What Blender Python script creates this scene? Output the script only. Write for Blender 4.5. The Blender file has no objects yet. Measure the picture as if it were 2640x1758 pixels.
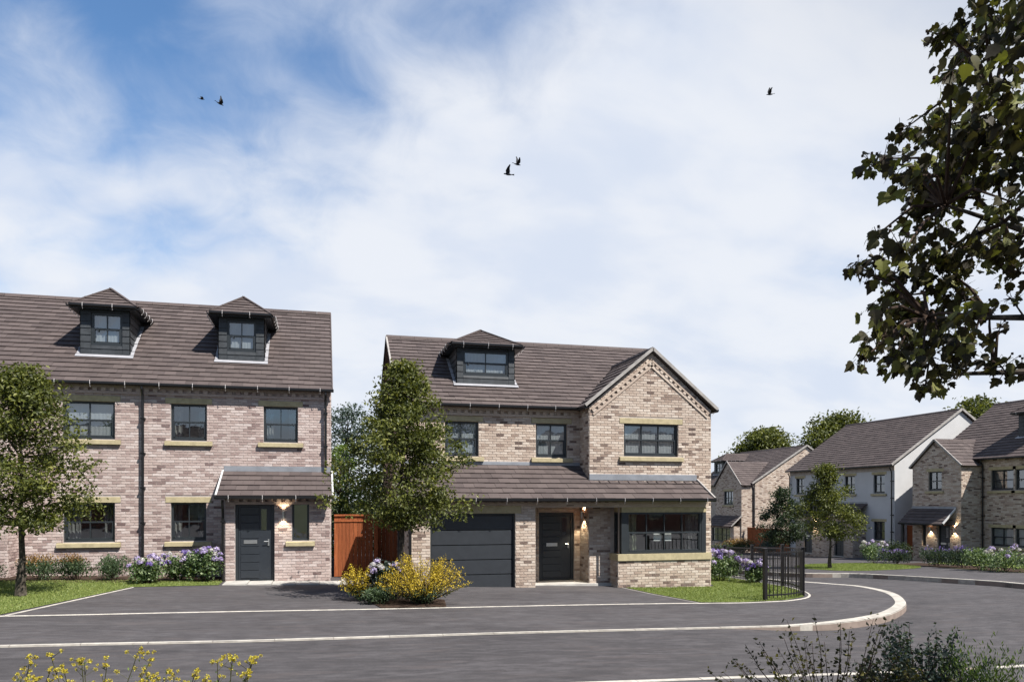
import bpy, math, random
from math import sin, cos, pi, radians, sqrt, atan2
from mathutils import Vector, Matrix, Euler, noise
random.seed(7)
V = Vector
# ------------------------------------------------------------------ camera, light, exposure
sc = bpy.context.scene
TH = radians(14.24)
EYE = 2.18
cam_d = bpy.data.cameras.new("camera")
cam = bpy.data.objects.new("camera", cam_d)
sc.collection.objects.link(cam)
cam.location = (0, 0, EYE)
cam.rotation_euler = (radians(90), 0, -TH)
cam_d.sensor_width = 36
cam_d.lens = 36 * 1950 / 2640
cam_d.shift_y = 411 / 2640
cam_d.clip_end = 3000
cam_d.clip_start = 0.05
sc.camera = cam
SUND = V((0.8, -1.0, 1.7)).normalized()
SUN_EL = math.asin(SUND.z)
sun_d = bpy.data.lights.new("sun", 'SUN')
sun_d.energy = 5.0
sun_d.angle = radians(0.5)
sun_d.color = (1.0, 0.95, 0.885)
sun = bpy.data.objects.new("sun", sun_d)
sc.collection.objects.link(sun)
sun.rotation_euler = SUND.to_track_quat('Z', 'Y').to_euler()
sun.location = (20, -30, 40)
sc.view_settings.view_transform = 'Standard'
sc.view_settings.look = 'None'
sc.view_settings.gamma = 1.0
sc.view_settings.exposure = 1.0
sc.view_settings.use_curve_mapping = False
sc.cycles.max_bounces = 6
sc.cycles.transparent_max_bounces = 16
sc.cycles.caustics_reflective = False
sc.cycles.caustics_refractive = False

def cam_dir(u, v):      # direction seen at a picture position of the 2640 x 1758 frame, for the cloud layout
    a = (u - 1320) / 1950; b = -(v - 1290) / 1950
    return V((sin(TH) + a * cos(TH), cos(TH) - a * sin(TH), b)).normalized()

class NT:
    """small node-tree helper"""
    def __init__(s, tree):
        s.t = tree; s.n = tree.nodes; s.l = tree.links
    def node(s, typ, **kw):
        n = s.n.new(typ)
        for k, v in kw.items():
            if k.startswith('i_'):
                n.inputs[k[2:].replace('_', ' ')].default_value = v
            else:
                setattr(n, k, v)
        return n
    def link(s, a, b): s.l.new(a, b)
    def val(s, x, sock):
        if isinstance(x, (int, float)): sock.default_value = x
        elif isinstance(x, (tuple, list)): sock.default_value = x if len(x) != 3 or sock.type == 'VECTOR' else (*x, 1)
        else: s.link(x, sock)
    def math(s, op, a, b=0.0, c=None, clamp=False):
        n = s.node('ShaderNodeMath', operation=op); n.use_clamp = clamp
        s.val(a, n.inputs[0]); s.val(b, n.inputs[1])
        if c is not None: s.val(c, n.inputs[2])
        return n.outputs[0]
    def vmath(s, op, a, b=(0, 0, 0)):
        n = s.node('ShaderNodeVectorMath', operation=op)
        s.val(a, n.inputs[0]); s.val(b, n.inputs[1])
        return n.outputs['Value'] if op in ('DOT_PRODUCT', 'LENGTH') else n.outputs[0]
    def noise(s, vec, scale, detail=4, rough=.5, dist=0.0):
        n = s.node('ShaderNodeTexNoise'); s.link(vec, n.inputs['Vector'])
        n.inputs['Scale'].default_value = scale; n.inputs['Detail'].default_value = detail
        n.inputs['Roughness'].default_value = rough; n.inputs['Distortion'].default_value = dist
        return n.outputs['Fac']
    def ramp(s, fac, stops, interp='LINEAR'):
        n = s.node('ShaderNodeValToRGB'); n.color_ramp.interpolation = interp
        e = n.color_ramp.elements
        while len(e) > 1: e.remove(e[-1])
        e[0].position = stops[0][0]; e[0].color = (*stops[0][1], 1)
        for p, c in stops[1:]:
            x = e.new(p); x.color = (*c, 1)
        s.link(fac, n.inputs[0]); return n.outputs[0]
    def mix(s, fac, a, b, blend='MIX'):
        n = s.node('ShaderNodeMix', data_type='RGBA', blend_type=blend)
        s.val(fac, n.inputs[0]); s.val(a, n.inputs[6]); s.val(b, n.inputs[7]); return n.outputs[2]
    def mapr(s, x, a, b, c=0.0, d=1.0, smooth=True):
        n = s.node('ShaderNodeMapRange', interpolation_type='SMOOTHSTEP' if smooth else 'LINEAR')
        s.val(x, n.inputs[0]); s.val(a, n.inputs[1]); s.val(b, n.inputs[2]); s.val(c, n.inputs[3]); s.val(d, n.inputs[4])
        return n.outputs[0]
    def node_z(s, vec):
        n = s.node('ShaderNodeSeparateXYZ'); s.link(vec, n.inputs[0]); return n.outputs[2]
    def scalev(s, vec, xyz):
        return s.vmath('MULTIPLY', vec, xyz)

# ------------------------------------------------------------------ sky
world = bpy.data.worlds.new("World"); sc.world = world; world.use_nodes = True
w = NT(world.node_tree); w.n.clear()
sky = w.node('ShaderNodeTexSky', sky_type='NISHITA'); sky.sun_disc = False
sky.sun_elevation = SUN_EL; sky.sun_rotation = atan2(SUND.x, SUND.y)
sky.air_density = 1.0; sky.dust_density = 0.6; sky.ozone_density = 1.6
gen = w.node('ShaderNodeTexCoord').outputs['Generated']
sep = w.node('ShaderNodeSeparateXYZ'); w.link(gen, sep.inputs[0])
zc = w.math('ADD', w.math('MAXIMUM', sep.outputs[2], 0.0), 0.42)
cmb = w.node('ShaderNodeCombineXYZ')
w.link(w.math('DIVIDE', sep.outputs[0], zc), cmb.inputs[0]); w.link(w.math('DIVIDE', sep.outputs[1], zc), cmb.inputs[1])
pl = cmb.outputs[0]
n1 = w.noise(w.vmath('ADD', w.scalev(pl, (1.25, 2.0, 1)), (.35, .2, 0)), 1.5, 4, .5, .3)
n2 = w.noise(w.vmath('ADD', w.scalev(pl, (1.5, 1.3, 1)), (3.3, 1.7, 0)), 6.5, 7, .6, .5)
dens = w.math('ADD', w.math('MULTIPLY', n1, 0.74), w.math('MULTIPLY', n2, 0.26))
bias = 0.085
for (u, v, wdt, amp) in [(60, 260, .22, .06), (250, 60, .36, .15), (560, 230, .20, .06), (1150, 30, .40, .14), (1560, 20, .20, .10), (420, 745, .09, .12), (2130, 705, .06, .12), (130, 190, .07, -.12), (20, 40, .16, .08),
                         (1900, 100, .2, -.06), (1600, 560, .6, -.15), (200, 620, .14, -.06), (900, 640, .3, -.06)]:
    d = cam_dir(u, v)
    dot = w.vmath('DOT_PRODUCT', gen, tuple(d))
    g_ = w.mapr(dot, cos(wdt * 1.25), 1.0, 0.0, -amp)
    bias = w.math('ADD', g_, bias)
# the cloud bank stands over the houses; overhead and behind it is thinned out to lower the ambient light, following the blue along the top of the view
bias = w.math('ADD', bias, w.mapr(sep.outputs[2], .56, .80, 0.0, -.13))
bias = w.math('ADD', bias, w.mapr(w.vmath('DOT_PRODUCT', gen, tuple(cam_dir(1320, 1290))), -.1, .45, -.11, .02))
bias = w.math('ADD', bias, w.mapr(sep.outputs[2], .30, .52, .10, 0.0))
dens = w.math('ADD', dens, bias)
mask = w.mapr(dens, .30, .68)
n3 = w.noise(w.scalev(pl, (1.3, 2.0, 1)), 3.0, 5, .5, .2)
ccol = w.mix(w.mapr(n3, .32, .62), (7.2, 7.85, 9.1), (8.6, 8.9, 9.5))
ccol = w.mix(1.0, ccol, w.ramp(w.mapr(w.vmath('DOT_PRODUCT', gen, tuple(SUND)), .12, .80), [(0, (1, 1, 1)), (1, (.42, .43, .46))]), 'MULTIPLY')   # clouds facing the sun are bright, those towards it are greyed to lower the fill from the sky
blue = w.mix(1.0, sky.outputs[0], (1.18, 1.55, 1.80), 'MULTIPLY')
blue = w.mix(w.mapr(sep.outputs[2], 0.0, .38, .45, 0.0), blue, (4.6, 6.2, 8.2))
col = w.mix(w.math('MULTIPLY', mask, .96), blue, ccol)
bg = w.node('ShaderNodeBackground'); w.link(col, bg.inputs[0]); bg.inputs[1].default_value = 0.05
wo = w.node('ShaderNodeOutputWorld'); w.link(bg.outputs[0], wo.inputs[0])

# ------------------------------------------------------------------ materials
def new_mat(name):
    m = bpy.data.materials.new(name); m.use_nodes = True
    t = NT(m.node_tree); t.n.clear()
    out = t.node('ShaderNodeOutputMaterial')
    return m, t, out
def principled(t, out, col, rough=.7, spec=.3, metal=0.0, bump=None, bstr=.3, bdist=.01):
    p = t.node('ShaderNodeBsdfPrincipled')
    t.val(col, p.inputs['Base Color']); t.val(rough, p.inputs['Roughness'])
    p.inputs['Specular IOR Level'].default_value = spec; t.val(metal, p.inputs['Metallic'])
    if bump is not None:
        b = t.node('ShaderNodeBump'); b.inputs['Strength'].default_value = bstr; b.inputs['Distance'].default_value = bdist
        t.link(bump, b.inputs['Height']); t.link(b.outputs[0], p.inputs['Normal'])
    t.link(p.outputs[0], out.inputs[0]); return p
def pos(t): return t.node('ShaderNodeNewGeometry').outputs['Position']
def attr(t, n='rnd'):
    return t.node('ShaderNodeAttribute', attribute_name=n).outputs['Fac']
def simple(name, col, rough=.6, spec=.3, metal=0.0, var=.12, scale=6.0):
    col = tuple(x * .86 for x in col)
    m, t, o = new_mat(name); p = pos(t)
    n = t.noise(p, scale, 5, .6)
    c2 = tuple(x * (1 - var * 2) for x in col); c3 = tuple(min(1, x * (1 + var)) for x in col)
    c = t.mix(t.mapr(n, .3, .7), c2, c3)
    principled(t, o, c, rough, spec, metal, t.noise(p, scale * 12, 3), .12, .004)
    return m
def brick_mat(name, stops, smear, sm_amt):
    m, t, o = new_mat(name); p = pos(t); r = attr(t)
    base = t.ramp(r, [(p_, (c_[0] * .77, c_[1] * .76, c_[2] * .765)) for p_, c_ in stops])
    streak = t.noise(t.scalev(p, (5, 5, 22)), 2.2, 6, .7)
    big = t.noise(p, .9, 3)
    c = t.mix(t.math('MULTIPLY', t.mapr(streak, .46, .66), sm_amt), base, smear)
    c = t.mix(t.mapr(big, .3, .75, 0, .22), c, (.17, .13, .12))
    fine = t.noise(p, 90, 4, .7)
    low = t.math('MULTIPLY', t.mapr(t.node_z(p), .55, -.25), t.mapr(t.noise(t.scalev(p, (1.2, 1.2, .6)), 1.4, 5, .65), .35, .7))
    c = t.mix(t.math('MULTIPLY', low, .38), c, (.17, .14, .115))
    c = t.mix(t.mapr(fine, .35, .7, 0, .35), c, t.mix(1, c, (.62, .58, .56), 'MULTIPLY'))
    principled(t, o, c, .92, .12, 0, t.math('ADD', fine, t.math('MULTIPLY', streak, 1.5)), .35, .006)
    return m
M = {}
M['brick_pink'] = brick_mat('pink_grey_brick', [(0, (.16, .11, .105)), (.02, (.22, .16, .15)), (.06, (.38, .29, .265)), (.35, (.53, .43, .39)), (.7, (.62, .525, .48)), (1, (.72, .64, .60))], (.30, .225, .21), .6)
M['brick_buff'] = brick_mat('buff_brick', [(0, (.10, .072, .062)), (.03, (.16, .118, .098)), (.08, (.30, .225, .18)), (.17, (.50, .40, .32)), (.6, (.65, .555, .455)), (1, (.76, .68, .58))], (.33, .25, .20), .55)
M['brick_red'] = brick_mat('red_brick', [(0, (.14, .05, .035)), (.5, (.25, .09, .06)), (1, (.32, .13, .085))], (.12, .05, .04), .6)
M['mortar_pink'] = simple('pale_mortar', (.40, .355, .335), .95, .1, 0, .08, 4)
M['mortar_buff'] = simple('buff_mortar', (.42, .365, .315), .95, .1, 0, .08, 4)
M['mortar_red'] = simple('grey_mortar', (.25, .2, .17), .95, .1, 0, .08, 4)
M['render'] = simple('white_render', (.52, .52, .52), .9, .1, 0, .03, 1.2)
def tile_mat():
    m, t, o = new_mat('brown_concrete_tile'); p = pos(t); r = attr(t)
    c = t.ramp(r, [(0, (.054, .042, .040)), (.5, (.068, .053, .050)), (1, (.084, .066, .062))])
    n = t.noise(p, 2.2, 5, .6); f = t.noise(p, 60, 4, .7)
    c = t.mix(t.mapr(n, .35, .7, 0, .4), c, (.088, .070, .065))
    c = t.mix(t.mapr(f, .45, .75, 0, .3), c, (.06, .05, .045))
    principled(t, o, c, .8, .25, 0, f, .3, .004); return m
M['tile'] = tile_mat()
M['lead'] = simple('lead_flashing', (.27, .285, .31), .45, .4, .3, .08, 3)
M['lead_white'] = simple('pale_flashing', (.34, .34, .36), .5, .3, .1, .05, 3)
M['stone'] = simple('cream_cast_stone', (.42, .36, .225), .9, .12, 0, .09, 7)
M['verge'] = simple('grey_verge_cap', (.33, .31, .29), .8, .2, 0, .1, 5)
M['frame'] = simple('anthracite_frame', (.022, .027, .031), .38, .45, 0, .05, 9)
M['black'] = simple('black_plastic', (.010, .010, .011), .3, .4, 0, .05, 9)
M['clad'] = simple('anthracite_cladding', (.040, .045, .050), .5, .3, 0, .15, 6)
M['door'] = simple('anthracite_door', (.026, .031, .038), .35, .4, 0, .05, 9)
M['garage'] = simple('garage_steel', (.030, .034, .040), .42, .4, 0, .06, 5)
M['steel'] = simple('brushed_steel', (.6, .6, .58), .3, .5, .9, .04, 9)
M['bracket'] = simple('gutter_bracket_grey', (.45, .43, .42), .5, .3, 0, .05, 9)
M['white'] = simple('white_plastic', (.55, .55, .54), .5, .3, 0, .03, 9)
M['soil'] = simple('bed_soil', (.055, .036, .026), .95, .1, 0, .3, 14)
def kerb_mat():
    m, t, o = new_mat('concrete_kerb'); p = pos(t); r = attr(t); n = t.noise(p, 5, 6, .65); f = t.noise(p, 70, 4, .7)
    c = t.ramp(r, [(0, (.31, .285, .245)), (1, (.40, .375, .33))]); c = t.mix(t.mapr(n, .4, .7, 0, .45), c, (.24, .215, .18)); c = t.mix(t.mapr(f, .45, .75, 0, .3), c, (.2, .18, .15))
    principled(t, o, c, .9, .15, 0, f, .4, .004); return m
M['kerb'] = kerb_mat()
M['slab'] = simple('pale_paving', (.42, .405, .375), .9, .15, 0, .1, 3)
M['kerb'] = simple('concrete_kerb', (.44, .41, .36), .85, .2, 0, .12, 5)
M['inside'] = simple('interior_plaster', (.40, .38, .35), .9, .1, 0, .03, 2)
M['floorboard'] = simple('interior_floor', (.16, .10, .06), .6, .3, 0, .1, 2)
M['soffit'] = simple('brown_soffit', (.085, .04, .024), .6, .3, 0, .1, 4)
M['bark'] = simple('bark', (.085, .072, .058), .9, .1, 0, .35, 16)
M['twig'] = simple('dark_twig', (.06, .04, .03), .8, .1, 0, .2, 16)
M['bird'] = simple('bird_feathers', (.02, .022, .028), .7, .2, 0, .1, 9)
M['railing'] = simple('black_painted_steel', (.010, .009, .010), .3, .5, 0, .05, 9)
def wood_mat(name, c0, c1):
    m, t, o = new_mat(name); p = pos(t); r = attr(t)
    n = t.noise(t.scalev(p, (30, 30, 1.6)), 2.0, 6, .65, .6)
    c = t.mix(t.mapr(n, .3, .7), c0, c1)
    c = t.mix(t.math('MULTIPLY', r, .45), c, tuple(x * .45 for x in c0))
    principled(t, o, c, .75, .2, 0, n, .4, .004); return m
M['cedar'] = wood_mat('cedar_boards', (.19, .050, .017), (.33, .105, .038))
def fabric():
    m, t, o = new_mat('net_curtain')
    d = t.node('ShaderNodeBsdfDiffuse'); d.inputs[0].default_value = (.33, .345, .36, 1)
    tr = t.node('ShaderNodeBsdfTranslucent'); tr.inputs[0].default_value = (.5, .5, .5, 1)
    mx = t.node('ShaderNodeMixShader'); mx.inputs[0].default_value = .35
    t.link(d.outputs[0], mx.inputs[1]); t.link(tr.outputs[0], mx.inputs[2]); t.link(mx.outputs[0], o.inputs[0]); return m
M['net'] = fabric()
M['drape'] = simple('sage_curtain', (.20, .22, .14), .9, .1, 0, .2, 8)
M['drape_grey'] = simple('grey_curtain', (.16, .16, .155), .9, .1, 0, .2, 8)
def glass_mat():
    m, t, o = new_mat('window_glass')
    g = t.node('ShaderNodeBsdfGlossy'); g.inputs['Color'].default_value = (.92, .96, 1, 1); g.inputs['Roughness'].default_value = .015
    n = t.noise(pos(t), 2.5, 2); b = t.node('ShaderNodeBump'); b.inputs['Strength'].default_value = .05; b.inputs['Distance'].default_value = .02
    t.link(n, b.inputs['Height']); t.link(b.outputs[0], g.inputs['Normal'])
    tr = t.node('ShaderNodeBsdfTransparent'); tr.inputs[0].default_value = (.90, .94, .94, 1)
    ge = t.node('ShaderNodeNewGeometry')
    cs = t.math('ABSOLUTE', t.vmath('DOT_PRODUCT', ge.outputs['Normal'], ge.outputs['Incoming']))
    f = t.math('MULTIPLY_ADD', t.math('POWER', t.math('SUBTRACT', 1.0, cs), 5.0), .80, .20, clamp=True)
    mx = t.node('ShaderNodeMixShader'); t.link(f, mx.inputs[0])
    t.link(tr.outputs[0], mx.inputs[1]); t.link(g.outputs[0], mx.inputs[2]); t.link(mx.outputs[0], o.inputs[0]); return m
M['glass'] = glass_mat()
def emit(name, col, s):
    m, t, o = new_mat(name); e = t.node('ShaderNodeEmission'); e.inputs[0].default_value = (*col, 1); e.inputs[1].default_value = s
    t.link(e.outputs[0], o.inputs[0]); return m
M['bulb'] = emit('lit_lamp_glass', (1, .86, .62), 9)
def asphalt(name, c0, c1, grain=1.0):
    m, t, o = new_mat(name); p = pos(t)
    big = t.noise(t.scalev(p, (1, 2.2, 1)), .55, 5, .6, .4); mid = t.noise(t.scalev(p, (1, 3.0, 1)), 2.6, 6, .65); f = t.noise(p, 140, 3, .8); g2 = t.noise(p, 38, 4, .75)
    c = t.mix(t.mapr(big, .3, .7), c0, c1)
    c = t.mix(t.mapr(mid, .42, .66, 0, .65), c, tuple(x * 1.6 for x in c1))
    c = t.mix(t.mapr(t.noise(t.scalev(p, (.35, 1.1, 1)), .8, 6, .65, .8), .42, .66, 0, .45), c, tuple(x * .62 for x in c0))
    c = t.mix(t.mapr(t.noise(t.scalev(p, (.5, 3.2, 1)), 1.7, 5, .6, .6), .5, .72, 0, .6), c, (.080, .067, .065))
    c = t.mix(t.mapr(mid, .5, .25, 0, .30), c, tuple(x * .7 for x in c0))
    c = t.mix(t.mapr(g2, .42, .7, 0, .35), c, tuple(x * .55 for x in c0))
    c = t.mix(t.mapr(f, .52, .72, 0, .5), c, (.17, .16, .155))
    principled(t, o, c, .85, .25, 0, t.math('ADD', f, g2), .5 * grain, .006); return m
M['road'] = asphalt('road_asphalt', (.038, .035, .037), (.055, .051, .053))
M['drive'] = asphalt('drive_asphalt', (.043, .039, .041), (.060, .056, .058))
def grass_ground(name, c0, c1):
    m, t, o = new_mat(name); p = pos(t)
    n = t.noise(p, 1.3, 6, .65); f = t.noise(p, 30, 4, .7)
    c = t.mix(t.mapr(n, .3, .7), c0, c1); c = t.mix(t.mapr(f, .4, .7, 0, .5), c, tuple(x * .5 for x in c0))
    principled(t, o, c, .95, .1, 0, f, .6, .02); return m
M['lawn'] = grass_ground('lawn_ground', (.10, .13, .034), (.15, .185, .055))
M['field'] = grass_ground('rough_ground', (.05, .056, .026), (.07, .074, .036))
def leaf_mat(name, stops, trans=.3, rough=.5, spec=.3):
    m, t, o = new_mat(name); r = attr(t)
    c = t.ramp(r, stops)
    p = t.node('ShaderNodeBsdfPrincipled'); t.link(c, p.inputs['Base Color']); p.inputs['Roughness'].default_value = rough; p.inputs['Specular IOR Level'].default_value = spec
    tr = t.node('ShaderNodeBsdfTranslucent'); t.link(t.mix(1.0, c, (1.3, 1.35, .5), 'MULTIPLY'), tr.inputs[0])
    mx = t.node('ShaderNodeMixShader'); mx.inputs[0].default_value = trans
    t.link(p.outputs[0], mx.inputs[1]); t.link(tr.outputs[0], mx.inputs[2]); t.link(mx.outputs[0], o.inputs[0]); return m
M['leaf'] = leaf_mat('street_tree_leaf', [(0, (.026, .034, .011)), (.5, (.075, .088, .020)), (.85, (.145, .155, .032)), (1, (.25, .235, .06))])
M['leaf_dark'] = leaf_mat('dark_leaf', [(0, (.012, .02, .012)), (.6, (.032, .05, .024)), (1, (.06, .08, .035))])
M['leaf_blue'] = leaf_mat('blue_green_leaf', [(0, (.03, .045, .042)), (.6, (.06, .085, .075)), (1, (.10, .125, .105))])
M['leaf_bright'] = leaf_mat('bright_leaf', [(0, (.04, .07, .012)), (.6, (.09, .14, .025)), (1, (.15, .20, .045))])
M['leaf_lime'] = leaf_mat('overhanging_leaf', [(0, (.030, .025, .016)), (.5, (.058, .052, .026)), (.75, (.10, .10, .034)), (1, (.18, .19, .05))], .28, .6, .15)
M['leaf_hyd'] = leaf_mat('hydrangea_leaf', [(0, (.03, .055, .02)), (.6, (.09, .14, .055)), (1, (.30, .36, .20))])
M['leaf_shrub'] = leaf_mat('shrub_leaf', [(0, (.025, .045, .022)), (.6, (.06, .095, .045)), (1, (.12, .16, .08))])
M['leaf_grey'] = leaf_mat('grey_green_leaf', [(0, (.014, .024, .022)), (.6, (.038, .058, .045)), (1, (.085, .11, .085))])
M['leaf_rust'] = leaf_mat('rusty_leaf', [(0, (.07, .04, .02)), (.5, (.18, .10, .035)), (1, (.30, .19, .06))])
M['leaf_olive'] = leaf_mat('olive_twig_leaf', [(0, (.02, .02, .008)), (.6, (.06, .06, .02)), (1, (.16, .14, .04))])
M['gold'] = leaf_mat('golden_flower', [(0, (.20, .15, .02)), (.4, (.42, .30, .025)), (1, (.66, .50, .05))])
M['gold2'] = leaf_mat('yellow_flower_head', [(0, (.16, .11, .02)), (.5, (.42, .34, .03)), (1, (.62, .55, .08))])
M['lilac'] = leaf_mat('lilac_petal', [(0, (.16, .115, .28)), (.5, (.33, .27, .48)), (1, (.54, .49, .64))])
M['violet'] = leaf_mat('violet_petal', [(0, (.06, .035, .17)), (.5, (.13, .085, .30)), (1, (.30, .24, .48))])
M['white_petal'] = leaf_mat('pale_petal', [(0, (.32, .30, .32)), (1, (.56, .54, .56))])
M['blade'] = leaf_mat('grass_blade', [(0, (.09, .13, .03)), (.6, (.17, .21, .055)), (1, (.27, .29, .10))])

# ------------------------------------------------------------------ mesh helpers
class MB:
    def __init__(s): s.v = []; s.f = []; s.r = []; s.m = []
    def add(s, vs, fs, r=.5, mi=0):
        b = len(s.v); s.v.extend([tuple(p) for p in vs]); s.r.extend([r] * len(vs))
        for f in fs: s.f.append(tuple(b + i for i in f)); s.m.append(mi)
    def quad(s, a, b, c, d, r=.5, mi=0): s.add((a, b, c, d), ((0, 1, 2, 3),), r, mi)
    def box(s, x0, x1, y0, y1, z0, z1, r=.5, mi=0):
        s.add([(x0, y0, z0), (x1, y0, z0), (x1, y1, z0), (x0, y1, z0), (x0, y0, z1), (x1, y0, z1), (x1, y1, z1), (x0, y1, z1)],
              [(0, 3, 2, 1), (4, 5, 6, 7), (0, 1, 5, 4), (1, 2, 6, 5), (2, 3, 7, 6), (3, 0, 4, 7)], r, mi)
    def fbox(s, F, u0, u1, z0, z1, d0, d1, r=.5, mi=0):
        """box in a wall frame, depth d measured outwards"""
        s.add([F.p(u0, z0, d1), F.p(u1, z0, d1), F.p(u1, z0, d0), F.p(u0, z0, d0), F.p(u0, z1, d1), F.p(u1, z1, d1), F.p(u1, z1, d0), F.p(u0, z1, d0)],
              [(0, 3, 2, 1), (4, 5, 6, 7), (0, 1, 5, 4), (1, 2, 6, 5), (2, 3, 7, 6), (3, 0, 4, 7)], r, mi)
    def prism(s, pts, ext, r=.5, mi=0):
        """polygon pts extruded by vector ext"""
        n = len(pts); e = V(ext)
        s.add([V(p) for p in pts] + [V(p) + e for p in pts],
              [tuple(range(n - 1, -1, -1)), tuple(range(n, 2 * n))] + [(i, (i + 1) % n, n + (i + 1) % n, n + i) for i in range(n)], r, mi)
    def tube(s, pts, rad, n=6, r=.5, mi=0, cap=True):
        pts = [V(p) for p in pts]; b = len(s.v)
        if not isinstance(rad, (list, tuple)): rad = [rad] * len(pts)
        for i, p in enumerate(pts):
            t = (pts[min(i + 1, len(pts) - 1)] - pts[max(i - 1, 0)])
            t = t.normalized() if t.length > 1e-9 else V((0, 0, 1))
            a = t.cross(V((0, 0, 1)) if abs(t.z) < .9 else V((1, 0, 0))).normalized(); c = t.cross(a)
            for k in range(n):
                an = 2 * pi * k / n
                s.v.append(tuple(p + (a * cos(an) + c * sin(an)) * rad[i])); s.r.append(r)
        for i in range(len(pts) - 1):
            for k in range(n):
                s.f.append((b + i * n + k, b + i * n + (k + 1) % n, b + (i + 1) * n + (k + 1) % n, b + (i + 1) * n + k)); s.m.append(mi)
        if cap:
            s.f.append(tuple(b + k for k in range(n - 1, -1, -1))); s.m.append(mi)
            s.f.append(tuple(b + (len(pts) - 1) * n + k for k in range(n))); s.m.append(mi)
    def mesh(s, name, mats):
        me = bpy.data.meshes.new(name); me.from_pydata(s.v, [], s.f)
        for m in (mats if isinstance(mats, (list, tuple)) else [mats]): me.materials.append(m)
        if any(s.m): me.polygons.foreach_set('material_index', s.m)
        a = me.attributes.new('rnd', 'FLOAT', 'POINT'); a.data.foreach_set('value', s.r)
        me.update(); return me
def link(name, me, parent=None, **props):
    o = bpy.data.objects.new(name, me); sc.collection.objects.link(o)
    if parent is not None: o.parent = parent
    for k, v in props.items(): o[k] = v
    return o
def thing(name, label, cat, loc=(0, 0, 0), rz=0, group=None):
    o = bpy.data.objects.new(name, None); sc.collection.objects.link(o)
    o.location = loc; o.rotation_euler = (0, 0, rz); o.empty_display_size = .3
    o['label'] = label; o['category'] = cat
    if group: o['group'] = group
    return o
class Fr:
    """frame of a wall: origin o, u along the wall seen from outside, n outwards"""
    def __init__(s, o, u, n): s.o = V(o); s.u = V(u); s.n = V(n)
    def p(s, u, z, d=0.0): return s.o + s.u * u + V((0, 0, z)) + s.n * d
def front(y): return Fr((0, y, 0), (1, 0, 0), (0, -1, 0))
def leftw(x): return Fr((x, 0, 0), (0, -1, 0), (-1, 0, 0))
def rightw(x): return Fr((x, 0, 0), (0, 1, 0), (1, 0, 0))

# ------------------------------------------------------------------ ground
def sm(a, b, x):
    t = min(1, max(0, (x - a) / (b - a))); return t * t * (3 - 2 * t)
def g(X, Y):
    return -.03 * (min(9, max(-9, X)) + 1.5) - sm(8, 13, X) * .045 * max(0, min(Y, 60) - 19)
def drop(X, Y): return .022 + .13 * sm(7.2, 10.5, X)
def sheet(name, poly, dz, mat, step=1.5, zf=None, **props):
    import bmesh
    bm = bmesh.new(); bm.faces.new([bm.verts.new((p[0], p[1], 0)) for p in poly])
    xs = [p[0] for p in poly]; ys = [p[1] for p in poly]
    for lo, hi, no in ((min(xs), max(xs), (1, 0, 0)), (min(ys), max(ys), (0, 1, 0))):
        k = math.ceil(lo / step) * step
        while k < hi:
            co = (k, 0, 0) if no[0] else (0, k, 0)
            bmesh.ops.bisect_plane(bm, geom=bm.verts[:] + bm.edges[:] + bm.faces[:], plane_co=co, plane_no=no, dist=1e-5)
            k += step if k < 45 else step * 4
    for v in bm.verts: v.co.z = (zf(v.co.x, v.co.y) if zf else g(v.co.x, v.co.y)) + dz
    bm.normal_update()
    for f in bm.faces:
        if f.normal.z < 0: f.normal_flip()
    me = bpy.data.meshes.new(name); bm.to_mesh(me); bm.free(); me.materials.append(mat)
    return link(name, me, **props)
def ribbon(name, pts, width, mat, ztop, zbot, closed=False, **props):
    """raised strip following a polyline on the ground; width to the left of travel"""
    mb = MB(); P = [V((p[0], p[1], 0)) for p in pts]; n = len(P); sect = []
    for i in range(n):
        t = (P[min(i + 1, n - 1)] - P[max(i - 1, 0)]).normalized(); nn = V((-t.y, t.x, 0))
        wd = width[i] if isinstance(width, list) else width
        a = P[i]; b = P[i] + nn * wd
        sect.append(((a.x, a.y, zbot(a.x, a.y)), (a.x, a.y, ztop(a.x, a.y) - .012), (a.x + nn.x * .014, a.y + nn.y * .014, ztop(a.x, a.y)), (b.x, b.y, ztop(a.x, a.y)), (b.x, b.y, zbot(b.x, b.y))))
    for i in range(n - 1):
        for k in range(4): mb.quad(sect[i][k], sect[i + 1][k], sect[i + 1][k + 1], sect[i][k + 1])
    return link(name, mb.mesh(name, mat), **props)
def smooth(pts, n=6):
    out = []
    for i in range(len(pts) - 1):
        p0 = pts[max(i - 1, 0)]; p1 = pts[i]; p2 = pts[i + 1]; p3 = pts[min(i + 2, len(pts) - 1)]
        for k in range(n):
            t = k / n
            out.append(tuple(.5 * ((2 * p1[j]) + (-p0[j] + p2[j]) * t + (2 * p0[j] - 5 * p1[j] + 4 * p2[j] - p3[j]) * t * t + (-p0[j] + 3 * p1[j] - 3 * p2[j] + p3[j]) * t ** 3) for j in range(2)))
    out.append(tuple(pts[-1])); return out

KA = smooth([(-40, 10.9), (-12, 11.9), (-4.46, 12.36), (-.9, 12.51), (3.47, 12.93), (7.96, 13.2), (9.44, 13.3), (10.51, 13.42), (11.93, 13.95), (13.3, 14.96), (14.2, 15.93), (15.05, 17.26), (15.37, 18.6), (15.25, 20.0), (15.0, 22), (14.9, 24.5), (14.3, 28), (12.5, 31.5), (8, 34)])
KB = smooth([(6, 40), (11, 37.5), (14.5, 34), (16.6, 29.5), (17.4, 26.6), (17.95, 25.2), (19.3, 24.5), (19.75, 23.2), (20.0, 21.8), (20.15, 20.3), (20.45, 18.1), (21.3, 16.2), (24, 14.9), (40, 14.2), (90, 14)])
KN = [(90, 9.2), (40, 9.22), (10.41, 9.26), (3.62, 9.2), (-12, 8.9), (-40, 8.3)]
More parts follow.
